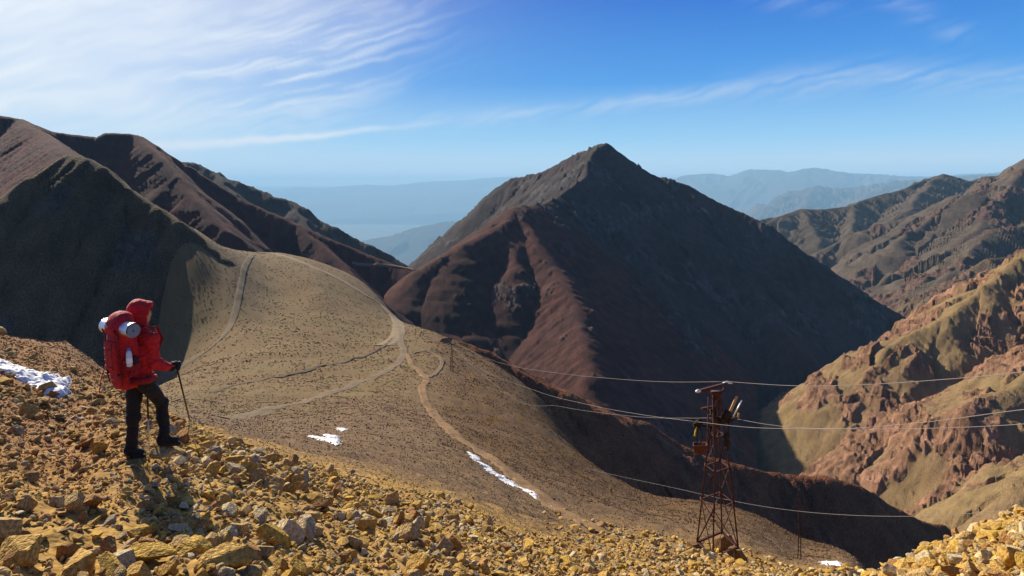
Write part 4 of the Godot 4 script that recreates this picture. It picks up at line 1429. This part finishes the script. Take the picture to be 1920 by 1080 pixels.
func strip_over(points: Array, width_dir: Vector3, w: float, thick: float) -> ArrayMesh:
	# a flat strap along points, with thickness
	var rings := []
	for i in points.size():
		var t: Vector3 = (points[mini(i + 1, points.size() - 1)] - points[maxi(i - 1, 0)]).normalized()
		var wd := (width_dir - t * width_dir.dot(t)).normalized()
		var n := t.cross(wd).normalized()
		rings.append([points[i] + wd * w + n * thick, points[i] - wd * w + n * thick, points[i] - wd * w - n * thick, points[i] + wd * w - n * thick])
	return loft(rings)

func build_backpack(J: Callable, R: Vector3, B: Vector3) -> void:
	var red := cloth(Color(0.50, 0.010, 0.014))
	var dark := cloth(Color(0.28, 0.006, 0.010))
	var pack := base("backpack", hiker_at)
	tag(pack, "tall red hiking backpack worn by the hiker", "backpack")
	var bottom: Vector3 = J.call(236, 733, 0.20)
	var top: Vector3 = J.call(226, 592, 0.24)
	var U := (top - bottom)
	var H := U.length()
	var sec := [[0.0, 0.07, 0.05], [0.015, 0.105, 0.085], [0.05, 0.14, 0.112], [0.12, 0.158, 0.132], [0.20, 0.165, 0.142], [0.215, 0.158, 0.136], [0.23, 0.166, 0.144], [0.40, 0.172, 0.150], [0.58, 0.172, 0.148], [0.70, 0.165, 0.140], [0.78, 0.150, 0.125], [0.80, 0.10, 0.08]]
	var rings := []
	for s in sec:
		var ring := superring(bottom + U * s[0], R, B, s[1] * 0.82, s[2] * 0.86, 40)
		for i in ring.size(): ring[i] += B * n_a.get_noise_3d(ring[i].x * 7.0, ring[i].y * 9.0, ring[i].z * 7.0) * 0.012
		rings.append(ring)
	var body := put("main_bag", loft(rings), red, pack)
	# lid folded over the rolled mat
	rings = []
	for s in [[0.755, 0.150, 0.130, 0.03], [0.76, 0.168, 0.150, 0.03], [0.80, 0.175, 0.156, 0.028], [0.88, 0.172, 0.150, 0.02], [0.95, 0.158, 0.130, 0.0], [0.99, 0.13, 0.10, -0.015], [1.02, 0.085, 0.06, -0.02], [1.03, 0.03, 0.02, -0.02]]:
		var ring := superring(bottom + U * s[0] + B * s[3], R, B, s[1] * 0.80, s[2] * 0.80, 40, 0.7)
		for i in ring.size(): ring[i] += Vector3(0, n_a.get_noise_3d(ring[i].x * 6.0, ring[i].y * 6.0, ring[i].z * 6.0) * 0.02, 0)
		rings.append(ring)
	var lid := put("lid", loft(rings), cloth(Color(0.52, 0.014, 0.022)), pack)
	# swirl and short word mark printed on the lid, as thin raised print
	var print_mat := mat(Color(0.55, 0.45, 0.42), 0.6)
	var c := bottom + U * 0.855 + B * 0.150 - R * 0.045
	var loop := []
	for i in 22:
		var a := i / 21.0 * TAU * 1.25
		loop.append(c + R * cos(a) * 0.020 + Vector3.UP * sin(a) * 0.020 + B * (0.001 - absf(cos(a)) * 0.002))
	for q in [Vector2(0.0, -0.018), Vector2(0.022, -0.014), Vector2(0.03, 0.012), Vector2(0.042, -0.012), Vector2(0.052, 0.010), Vector2(0.062, 0.008)]: loop.append(c + R * q.x + Vector3.UP * q.y - B * 0.001)
	put("logo", tube(loop, [0.0028], 5), print_mat, lid)
	var word := []
	for i in 12: word.append(bottom + U * 0.155 + B * 0.1245 + R * (-0.05 + i * 0.006) + Vector3.UP * (0.006 if i % 2 else -0.004))
	put("word_mark", tube(word, [0.0022], 5), print_mat, body)
	# front pocket with quilted seams, compression straps, side pocket, hip belt
	rings = []
	for s in [[0.27, 0.09, 0.0], [0.275, 0.105, 0.018], [0.34, 0.112, 0.030], [0.50, 0.112, 0.032], [0.62, 0.106, 0.028], [0.66, 0.10, 0.016], [0.665, 0.09, 0.0]]:
		rings.append(superring(bottom + U * s[0] + B * 0.114, R, B, s[1], 0.012 + s[2], 32))
	var pocket := put("front_pocket", loft(rings), red, pack)
	for i in 4: put("seam", strip_over([bottom + U * (0.34 + i * 0.075) + B * 0.152 - R * 0.10, bottom + U * (0.34 + i * 0.075 - 0.012) + B * 0.154, bottom + U * (0.34 + i * 0.075) + B * 0.152 + R * 0.05], Vector3.UP, 0.006, 0.003), cloth(Color(0.10, 0.003, 0.005)), pocket)
	put("seam", strip_over([bottom + U * 0.29 + B * 0.152 + R * 0.055, bottom + U * 0.48 + B * 0.155 + R * 0.055, bottom + U * 0.64 + B * 0.151 + R * 0.055], R, 0.006, 0.003), cloth(Color(0.10, 0.003, 0.005)), pocket)
	for s in [-1, 1]:
		put("compression_strap", strip_over([bottom + U * 0.10 + B * 0.104 + R * 0.119 * s, bottom + U * 0.22 + B * 0.119 + R * 0.128 * s, bottom + U * 0.5 + B * 0.125 + R * 0.130 * s, bottom + U * 0.74 + B * 0.119 + R * 0.123 * s, bottom + U * 0.82 + B * 0.151 + R * 0.106 * s], R, 0.011, 0.005), cloth(Color(0.22, 0.008, 0.012)), pack)
		put("buckle", tube([bottom + U * 0.235 + B * 0.130 + R * 0.088 * s, bottom + U * 0.235 + B * 0.134 + R * 0.123 * s], [0.012], 8), mat(Color(0.015, 0.012, 0.012), 0.5), pack)
		put("hip_belt", strip_over([bottom + U * 0.13 + R * 0.132 * s + B * 0.02, bottom + U * 0.11 + R * 0.20 * s - B * 0.06, bottom + U * 0.10 + R * 0.20 * s - B * 0.141, bottom + U * 0.09 + R * 0.123 * s - B * 0.28], Vector3.UP, 0.035, 0.012), dark, pack)
		put("shoulder_strap", strip_over([bottom + U * 0.72 + R * 0.08 * s - B * 0.088, bottom + U * 0.80 + R * 0.088 * s - B * 0.20, bottom + U * 0.76 + R * 0.106 * s - B * 0.33, bottom + U * 0.60 + R * 0.114 * s - B * 0.38, bottom + U * 0.35 + R * 0.141 * s - B * 0.26], R, 0.03, 0.008), dark, pack)
	rings = []
	for s in [[0.20, 0.03], [0.205, 0.042], [0.30, 0.046], [0.42, 0.045], [0.425, 0.04]]: rings.append(superring(bottom + U * s[0] + R * 0.137, B, R, 0.092, s[1], 24, 0.7))
	put("side_pocket", loft(rings), dark, pack)
	# loose straps
	put("hanging_strap", strip_over([J.call(203, 672, 0.16), J.call(197, 692, 0.15), J.call(190, 712, 0.15), J.call(188, 726, 0.15), J.call(186, 742, 0.16)], R, 0.008, 0.002), cloth(Color(0.34, 0.01, 0.03)), pack)
	put("hanging_strap", strip_over([J.call(244, 700, 0.34), J.call(243, 712, 0.35), J.call(240, 733, 0.34)], R, 0.012, 0.003), cloth(Color(0.34, 0.01, 0.03)), pack)
	# silver sleeping mat under the lid
	var roll := base("sleeping_mat", hiker_at)
	tag(roll, "rolled silver foil sleeping mat strapped under the backpack lid", "sleeping mat")
	var rc: Vector3 = bottom + U * 0.815 + B * 0.02
	var foil := mat(Color(0.78, 0.80, 0.84), 0.28, 1.0)
	foil.uv1_triplanar = true
	foil.uv1_scale = Vector3.ONE * 9.0
	foil.heightmap_enabled = true
	foil.heightmap_texture = noise_texture(noise(FastNoiseLite.TYPE_SIMPLEX_SMOOTH, 0.03, 4, 17), 256, Color.BLACK, Color.WHITE)
	foil.heightmap_scale = 0.6
	var half := 0.27
	put("foil_cover", tube([rc - R * half, rc - R * half * 0.5, rc, rc + R * half * 0.5, rc + R * half], [0.084, 0.085, 0.081, 0.084, 0.083], 32, false), foil, roll)
	var foam := mat(Color(0.20, 0.22, 0.26), 0.8)
	for s in [-1, 1]:
		# the rolled layers show as a spiral on each end
		var sp := []
		var side: Vector3 = R * half * s
		for i in 90:
			var a := i / 90.0 * TAU * 4.0
			var r := 0.010 + 0.066 * i / 90.0
			sp.append(rc + side * 0.985 + (Vector3.UP * sin(a) + B * cos(a)) * r)
		put("foam_end", tube(sp, [0.0095], 6), foam, roll)
	# bottle and dark case in the side pocket, folded paper on the other side
	var bt := base("water_bottle", hiker_at)
	tag(bt, "clear water bottle with a blue cap in the backpack side pocket", "bottle")
	var b0 := bottom + U * 0.34 + R * 0.19 + B * 0.045
	var u := U.normalized()
	put("bottle_body", tube([b0, b0 + u * 0.01, b0 + u * 0.14, b0 + u * 0.165, b0 + u * 0.18], [0.024, 0.030, 0.030, 0.022, 0.013], 16), mat(Color(0.45, 0.52, 0.58), 0.15), bt)
	put("bottle_cap", tube([b0 + u * 0.18, b0 + u * 0.205], [0.016, 0.015], 14), mat(Color(0.05, 0.16, 0.45), 0.5), bt)
	put("bottle_label", tube([b0 + u * 0.04, b0 + u * 0.10], [0.0312], 16, false), mat(Color(0.70, 0.72, 0.72), 0.6), bt)
	var sg := base("sunglasses", hiker_at)
	tag(sg, "black sunglasses hooked on the backpack side pocket", "sunglasses")
	var s0 := bottom + U * 0.40 + R * 0.195 - B * 0.03
	for k in [-1, 1]:
		var ring := []
		for i in 13: ring.append(s0 + u * (sin(i / 12.0 * TAU) * 0.020 + 0.026 * k) + B * cos(i / 12.0 * TAU) * 0.022)
		var rim := put("rim", tube(ring, [0.004], 6), mat(Color(0.01, 0.01, 0.01), 0.3), sg)
		put("lens", tube([s0 + u * 0.026 * k - R * 0.001, s0 + u * 0.026 * k + R * 0.001], [0.019], 14), mat(Color(0.012, 0.012, 0.014), 0.1), rim)
		put("temple", tube([s0 + u * 0.046 * k, s0 + u * 0.05 * k - R * 0.05, s0 + u * 0.05 * k - R * 0.09 - B * 0.01], [0.003], 6), mat(Color(0.01, 0.01, 0.01), 0.3), sg)
	put("bridge", tube([s0 - u * 0.008, s0 + R * 0.003, s0 + u * 0.008], [0.003], 6), mat(Color(0.01, 0.01, 0.01), 0.3), sg)
	var map := base("folded_map", hiker_at)
	tag(map, "white folded paper with red print tucked beside the backpack", "paper")
	var m0 := bottom + U * 0.36 - R * 0.163 + B * 0.04
	put("paper", strip_over([m0, m0 + u * 0.15 - R * 0.006, m0 + u * 0.30 - R * 0.012], B, 0.035, 0.006), mat(Color(0.70, 0.66, 0.62), 0.8), map)
	put("red_print", strip_over([m0 + u * 0.19 - R * 0.0145 + B * 0.01, m0 + u * 0.27 - R * 0.0175 + B * 0.01], B, 0.016, 0.0012), mat(Color(0.5, 0.02, 0.03), 0.8), map)

# ---------------------------------------------------------------- ropeway: lattice towers, cables, buckets
func beam(a: Vector3, b: Vector3, w: float, h := -1.0) -> ArrayMesh:
	# an angle iron: two thin plates at right angles
	var t := (b - a).normalized()
	var s := t.cross(Vector3.UP if absf(t.y) < 0.95 else Vector3.RIGHT).normalized()
	var n := t.cross(s).normalized()
	var k := w * 0.16
	if h < 0.0: h = w
	var st := SurfaceTool.new()
	st.begin(Mesh.PRIMITIVE_TRIANGLES)
	var prof := [Vector2(0, 0), Vector2(w, 0), Vector2(w, k), Vector2(k, k), Vector2(k, h), Vector2(0, h)]
	st.set_smooth_group(-1)
	for i in 6:
		var p: Vector2 = prof[i] - Vector2(w, h) * 0.5
		var q: Vector2 = prof[(i + 1) % 6] - Vector2(w, h) * 0.5
		var p3 := s * p.x + n * p.y
		var q3 := s * q.x + n * q.y
		for x in [a + p3, a + q3, b + p3, a + q3, b + q3, b + p3]: st.add_vertex(x)
	for e in 2:
		var c := a if e == 0 else b
		for tri in [[0, 1, 2], [0, 2, 3], [0, 3, 4], [0, 4, 5]]:
			for i in 3:
				var p: Vector2 = prof[tri[i] if e == 0 else tri[2 - i]] - Vector2(w, h) * 0.5
				st.add_vertex(c + s * p.x + n * p.y)
	st.generate_normals()
	return st.commit()

func bar(a: Vector3, b: Vector3, side: Vector3, w: float, h: float) -> ArrayMesh:
	# a solid flat bar, chamfered
	var t := (b - a).normalized()
	var s := (side - t * side.dot(t)).normalized()
	var n := t.cross(s).normalized()
	var c := minf(w, h) * 0.18
	var rings := []
	for e in [[a, 0.0], [a + t * c, 1.0], [b - t * c, 1.0], [b, 0.0]]:
		var g: float = c * (1.0 - e[1])
		var ring := []
		for q in [Vector2(w - c - g, h - g), Vector2(w - g, h - c - g), Vector2(w - g, -h + c + g), Vector2(w - c - g, -h + g), Vector2(-w + c + g, -h + g), Vector2(-w + g, -h + c + g), Vector2(-w + g, h - c - g), Vector2(-w + c + g, h - g)]:
			ring.append(e[0] + s * q.x + n * q.y)
		rings.append(ring)
	return loft(rings)

func wheel(c: Vector3, axis: Vector3, r: float, w: float) -> ArrayMesh:
	return tube([c - axis * w, c - axis * w * 0.8, c - axis * w * 0.2, c + axis * w * 0.2, c + axis * w * 0.8, c + axis * w], [r * 0.4, r, r * 0.8, r * 0.8, r, r * 0.4], 18)

func rust(c: Color, sd: int) -> StandardMaterial3D:
	var m := mat(c, 0.85, 0.25)
	m.uv1_triplanar = true
	m.uv1_scale = Vector3.ONE * 1.5
	m.albedo_texture = noise_texture(noise(FastNoiseLite.TYPE_SIMPLEX_SMOOTH, 0.03, 5, sd), 256, Color(0.55, 0.5, 0.5), Color.WHITE, 1.5)
	return m

var iron: StandardMaterial3D
var dark_iron: StandardMaterial3D
var tower_top := Vector3.ZERO

func lattice_tower(label: String, foot: Vector3, high: float, fr: Vector3, ri: Vector3) -> Node3D:
	var t := base("lattice_tower", foot)
	tag(t, label, "tower")
	var corner := [fr, ri, -fr, -ri]
	# height share, width share
	var lev := [[0.0, 1.0], [0.285, 0.80], [0.51, 0.58], [0.72, 0.36], [0.96, 0.15]]
	var P := func(c: int, l: int) -> Vector3: return corner[c % 4] * lev[l][1] + Vector3(0, high * lev[l][0], 0)
	for c in 4:
		var leg: Array = []
		put("leg", beam(P.call(c, 0), P.call(c, 2), 0.07), iron, t)
		put("leg", beam(P.call(c, 2), P.call(c, 4), 0.065), iron, t)
		for l in [0, 1, 2, 3]: put("cross_beam", beam(P.call(c, l), P.call(c + 1, l), 0.09 if l == 0 else 0.055), iron, t)
		put("brace", beam(P.call(c, 0), P.call(c + 1, 1), 0.038), iron, t)
		put("brace", beam(P.call(c + 1, 0).lerp(P.call(c, 0), 0.02), P.call(c, 1), 0.038), iron, t)
		put("brace", beam(P.call(c, 1), P.call(c + 1, 2), 0.038), iron, t)
		put("brace", beam(P.call(c + 1, 2), P.call(c, 3), 0.038), iron, t)
		put("brace", beam(P.call(c, 3), P.call(c + 1, 4), 0.036), iron, t)
		# gusset plates
		for l in [1, 2]: put("gusset_plate", bar(P.call(c, l) - Vector3(0, 0.09, 0), P.call(c, l) + Vector3(0, 0.09, 0), corner[(c + 1) % 4] - corner[c], 0.09, 0.008), iron, t)
	return t

func cable(label: String, a: Vector3, b: Vector3, marks: Array, r: float, material: Material) -> void:
	# hangs in the upright plane through a and b; marks are picture points it passes
	var pts := [a]
	var ha := Vector2(a.x, a.z)
	var hb := Vector2(b.x, b.z)
	for m in marks:
		var k: float = (m[0] - CX) / FL
		# x = -k z on the plane between a and b
		var den: float = (hb.x - ha.x) + k * (hb.y - ha.y)
		var t: float = -(ha.x + k * ha.y) / den
		var z := lerpf(a.z, b.z, t)
		pts.append(pt(m[0], m[1], -z))
	pts.append(b)
	var line := smooth_line(pts, maxf(a.distance_to(b) / 90.0, 0.3))
	tag(put("cable", tube(line, [r], 6), material), label, "cable")

func build_ropeway() -> void:
	iron = rust(Color(0.12, 0.046, 0.036), 31)
	dark_iron = rust(Color(0.035, 0.022, 0.018), 32)
	var pale := mat(Color(0.55, 0.55, 0.55), 0.4, 0.5)
	var wood := mat(Color(0.36, 0.22, 0.09), 0.8)
	var steel := mat(Color(0.20, 0.165, 0.155), 0.6, 0.4)
	var D := 30.0
	var foot := pt(1345, 1021, D)
	var fr := Vector3(-0.56, 0, 1.10)
	var ri := Vector3(0.89, 0, 0.20)
	var high := 7.1
	var t := lattice_tower("rusty steel lattice tower carrying ropeway cables above the gorge", foot, high, fr, ri)
	var head := Vector3(0, high * 0.96, 0)
	var O := func(px: float, py: float, dz: float) -> Vector3: return pt(px, py, D - dz) - foot
	# head: tapered bracket and a tilted saddle arm
	var rings := []
	for s in [[0.0, 0.13], [0.02, 0.15], [0.30, 0.34], [0.34, 0.34]]: rings.append(superring(head + Vector3(0, s[0] - 0.05, 0), ri.normalized(), fr.normalized(), s[1] * 0.85, s[1] * 0.5, 16, 0.4))
	put("head_bracket", loft(rings), iron, t)
	var arm_a: Vector3 = O.call(1309, 734, 0.55)
	var arm_b: Vector3 = O.call(1363, 719, -0.55)
	put("saddle_arm", bar(arm_a, arm_b, Vector3.UP, 0.06, 0.07), iron, t)
	put("saddle_shoe", tube([arm_b - Vector3(0.25, 0.02, 0.0), arm_b + Vector3(0, 0.06, 0), arm_b + Vector3(0.25, 0.0, 0.0)], [0.03, 0.07, 0.03], 10), pale, t)
	put("saddle_shoe", tube([arm_a - Vector3(0.12, 0.02, 0), arm_a + Vector3(0, 0.02, 0), arm_a + Vector3(0.12, 0.01, 0)], [0.04, 0.09, 0.04], 10), pale, t)
	for s in [[arm_a, 0.5], [arm_b, 0.5]]: put("arm_strut", beam(head + Vector3(0, -0.15, 0), head.lerp(s[0], 0.7) + Vector3(0, 0.03, 0), 0.05), iron, t)
	put("cross_beam", bar(O.call(1315, 767, 0.3), O.call(1342, 762, 0.2), Vector3.UP, 0.05, 0.05), iron, t)
	# outrigger with rollers on the gorge side
	var og: Vector3 = O.call(1330, 800, 0.0)
	put("outrigger", bar(og, O.call(1384, 782, 0.0), Vector3.UP, 0.05, 0.05), dark_iron, t)
	put("outrigger", bar(O.call(1330, 778, 0.0), O.call(1372, 790, 0.1), Vector3.UP, 0.04, 0.05), dark_iron, t)
	put("roller", wheel(O.call(1362, 778, 0.15), Vector3(0.3, 0, 1).normalized(), 0.24, 0.07), dark_iron, t)
	put("roller", wheel(O.call(1370, 786, 0.1), Vector3(0.3, 0, 1).normalized(), 0.16, 0.07), dark_iron, t)
	put("roller", wheel(O.call(1352, 788, 0.2), Vector3(0.3, 0, 1).normalized(), 0.15, 0.07), dark_iron, t)
	put("guide_rod", bar(O.call(1365, 780, 0.1), O.call(1382, 743, 0.1), Vector3.RIGHT, 0.055, 0.04), wood, t)
	put("guide_rod", tube([O.call(1374, 783, 0.1), O.call(1391, 751, 0.1)], [0.032], 8), pale, t)
	put("guide_rod", tube([O.call(1384, 783, 0.1), O.call(1385, 775, 0.1)], [0.05], 8), wood, t)
	# outrigger on the uphill side
	put("outrigger", bar(O.call(1300, 795, 0.3), O.call(1335, 800, 0.1), Vector3.UP, 0.05, 0.05), dark_iron, t)
	put("roller", wheel(O.call(1310, 794, 0.35), Vector3(0.3, 0, 1).normalized(), 0.18, 0.08), dark_iron, t)
	put("roller", wheel(O.call(1305, 800, 0.3), Vector3(0.3, 0, 1).normalized(), 0.12, 0.07), dark_iron, t)
	put("lever", bar(O.call(1307, 800, 0.4), O.call(1303, 818, 0.4), Vector3.RIGHT, 0.05, 0.03), mat(Color(0.50, 0.36, 0.02), 0.6), t)
	put("control_box", bar(O.call(1335, 765, 0.1), O.call(1343, 800, 0.1), Vector3.RIGHT, 0.12, 0.10), dark_iron, t)
	put("ladder_rail", bar(O.call(1337, 742, 0.4), O.call(1339, 840, 0.35), Vector3.RIGHT, 0.035, 0.035), iron, t)
	put("ladder_rail", bar(O.call(1329, 742, 0.4), O.call(1326, 842, 0.45), Vector3.RIGHT, 0.03, 0.03), iron, t)
	# hanging ore bucket and pulley block
	var bk := base("ore_bucket", foot)
	tag(bk, "small rusty ore bucket hanging from the lattice tower", "bucket")
	put("hanger", tube([O.call(1310, 798, 0.45), O.call(1316, 808, 0.45), O.call(1317, 820, 0.45), O.call(1313, 832, 0.45)], [0.022], 8), dark_iron, bk)
	put("hanger", tube([O.call(1310, 798, 0.45), O.call(1306, 812, 0.45), O.call(1307, 832, 0.45)], [0.022], 8), dark_iron, bk)
	rings = []
	var bc: Vector3 = O.call(1313, 840, 0.45)
	for s in [[-0.2, 0.24, 0.16], [-0.19, 0.25, 0.17], [0.14, 0.31, 0.22], [0.16, 0.33, 0.24], [0.19, 0.33, 0.24], [0.185, 0.29, 0.20], [-0.14, 0.23, 0.15]]: rings.append(superring(bc + Vector3(0, s[0], 0), Vector3(0.95, 0.12, 0.3).normalized(), Vector3(-0.3, 0, 0.95), s[1], s[2], 16, 0.25))
	put("tub", loft(rings), rust(Color(0.16, 0.058, 0.034), 33), bk)
	var pb := base("pulley_block", foot)
	tag(pb, "black pulley block hanging on the gorge side of the tower", "pulley")
	put("chain", tube([O.call(1366, 790, 0.1), O.call(1365, 812, 0.1)], [0.03], 6), dark_iron, pb)
	put("pulley", wheel(O.call(1362, 818, 0.12), Vector3(0.4, 0, 1).normalized(), 0.17, 0.07), dark_iron, pb)
	put("pulley", wheel(O.call(1364, 830, 0.12), Vector3(0.4, 0, 1).normalized(), 0.15, 0.07), dark_iron, pb)
	put("hook", tube([O.call(1364, 833, 0.12), O.call(1367, 842, 0.12), O.call(1362, 845, 0.12), O.call(1359, 840, 0.12)], [0.035], 8), dark_iron, pb)
	put("cheek_plate", bar(O.call(1358, 812, 0.22), O.call(1361, 836, 0.22), Vector3.RIGHT, 0.06, 0.015), dark_iron, pb)
	# stone footings
	var rng := RandomNumberGenerator.new()
	rng.seed = 5
	var stone_tex := noise_texture(noise(FastNoiseLite.TYPE_SIMPLEX_SMOOTH, 0.03, 5, 35), 256, Color(0.6, 0.58, 0.55), Color.WHITE, 1.4)
	var k := 0
	for q in [-ri, -fr, ri, fr]:
		var top: Vector3 = foot + q
		var gy := ground(top.x, top.z)
		var hgt := clampf((top.y - gy) * 0.5 + 0.12, 0.25, 0.9)
		var o := put("stone_footing", rock_mesh(rng, 3, 3, true), stone_material(Color(0.27, 0.16, 0.07), stone_tex, null))
		o.transform = Transform3D(Basis(Vector3.UP, 0.3 + k * 0.2).scaled(Vector3(0.55, hgt * 1.5, 0.5)), Vector3(top.x, top.y - hgt * 0.98, top.z))
		tag(o, ["squat tan stone footing under the tower's uphill corner", "tallest tan stone footing at the tower's rear corner", "half buried stone footing under the tower's gorge side corner", "low stone footing under the tower's front corner"][k], "footing")
		print("footing ", top.y - gy)
		k += 1
	# second tower on the saddle's shoulder
	var foot2 := hit(847, 694, 90.0, 300.0)
	var t2 := lattice_tower("slender dark lattice tower on the shoulder below the saddle", foot2 - Vector3(0, 0.3, 0), 7.6, fr * 0.5, ri * 0.5)
	put("saddle_arm", bar(Vector3(-1.0, 7.4, 0.5), Vector3(1.0, 7.4, -0.5), Vector3.UP, 0.07, 0.08), iron, t2)
	for s in [-1, 1]: put("saddle_shoe", wheel(Vector3(1.0 * s, 7.5, -0.5 * s), Vector3(0.9, 0, -0.4).normalized(), 0.15, 0.12), dark_iron, t2)
	print("second tower ", foot2)
	# cables run on past the eye to towers outside the picture
	var top2 := foot2 + Vector3(0, 7.3, 0)
	var dir := Vector3(foot.x - top2.x, 0, foot.z - top2.z).normalized()
	var ends := func(px: float, py: float) -> Vector3:
		var kk := (px - CX) / FL
		var z: float = (foot.x + dir.x / dir.z * -foot.z) / (-kk - dir.x / dir.z)
		return pt(px, py, -z)
	cable("grey track cable resting on the tower's saddle arm", top2 + Vector3(1.0, 0.2, -0.5), foot + arm_b + Vector3(0, 0.09, 0), [[905, 668], [960, 686], [1050, 700], [1150, 710], [1250, 716]], 0.0095, steel)
	cable("grey track cable rising from the tower towards the orange mountainside", foot + arm_b + Vector3(0, 0.09, 0), ends.call(2200, 655), [[1480, 723], [1600, 722], [1750, 713], [1920, 697]], 0.009, steel)
	var low_a: Vector3 = foot + O.call(1308, 791, 0.45)
	cable("haulage cable sagging from the shoulder tower to the uphill roller", top2 + Vector3(-1.0, 0.2, 0.5), low_a, [[900, 690], [1000, 731], [1100, 758], [1200, 777]], 0.0095, steel)
	cable("haulage cable leaving the uphill roller across the gorge view", low_a, ends.call(2200, 742), [[1400, 801], [1500, 804], [1600, 803], [1750, 790], [1920, 768]], 0.009, steel)
	cable("thin cable behind the tower's outrigger on the gorge side", top2 + Vector3(0.5, -1.5, -0.5), foot + O.call(1364, 782, 0.1), [[950, 738], [1050, 762], [1180, 780], [1290, 784]], 0.009, steel)
	cable("thin cable leaving the gorge side roller", foot + O.call(1364, 782, 0.1), ends.call(2200, 765), [[1440, 796], [1520, 803], [1700, 804], [1920, 795]], 0.008, steel)
	var s1 := hit(1105, 884, 50.0, 130.0) + Vector3(0, 0.3, 0)
	cable("slack fallen cable crossing low behind the tower legs", s1, pt(2200, 930, 22.0), [[1180, 897], [1260, 914], [1340, 932], [1440, 951], [1560, 964], [1720, 968], [1920, 955]], 0.011, steel)
	# lone marker post down the slope
	var mf := hit(1498, 1048, 30.0, 84.0)
	var mp := base("marker_post", mf - Vector3(0, 0.3, 0))
	tag(mp, "thin rusty twin post standing alone beyond the tower", "post")
	var hm := (1048 - 933) / FL * -mf.z + 0.3
	put("upright", beam(Vector3(-0.10, 0, 0), Vector3(0.02, hm * 0.98, 0), 0.07), iron, mp)
	put("upright", beam(Vector3(0.12, 0, 0.05), Vector3(0.08, hm * 0.80, 0), 0.07), iron, mp)
	for i in 3: put("rung", beam(Vector3(-0.08, hm * (0.25 + i * 0.2), 0), Vector3(0.1, hm * (0.25 + i * 0.2), 0.02), 0.04), iron, mp)
	put("insulator", tube([Vector3(-0.05, hm * 0.97, 0), Vector3(-0.10, hm * 1.0, 0), Vector3(-0.10, hm * 1.04, 0)], [0.03, 0.05, 0.03], 8), dark_iron, mp)
	put("cap_bar", beam(Vector3(-0.16, hm * 0.96, 0), Vector3(0.16, hm * 0.96, 0), 0.05), iron, mp)

func _ready() -> void:
	var t0 := Time.get_ticks_msec()
	n_a = noise(FastNoiseLite.TYPE_SIMPLEX_SMOOTH, 1.0, 4, 21)
	n_b = noise(FastNoiseLite.TYPE_SIMPLEX_SMOOTH, 1.0, 3, 42)
	n_r = noise(FastNoiseLite.TYPE_SIMPLEX_SMOOTH, 1.0, 2, 63)
	n_cell = noise(FastNoiseLite.TYPE_CELLULAR, 1.0, 3, 84)
	n_cell.cellular_return_type = FastNoiseLite.RETURN_DISTANCE
	setting()
	print("sky ", Time.get_ticks_msec() - t0)
	prepare_hillside()
	build_hillside()
	print("hillside ", Time.get_ticks_msec() - t0)
	build_mountains()
	print("mountains ", Time.get_ticks_msec() - t0)
	build_tracks()
	build_far_road()
	build_snow()
	print("tracks ", Time.get_ticks_msec() - t0)
	build_rocks()
	print("rocks ", Time.get_ticks_msec() - t0)
	build_hiker()
	print("hiker ", Time.get_ticks_msec() - t0)
	build_ropeway()
	print("ropeway ", Time.get_ticks_msec() - t0)
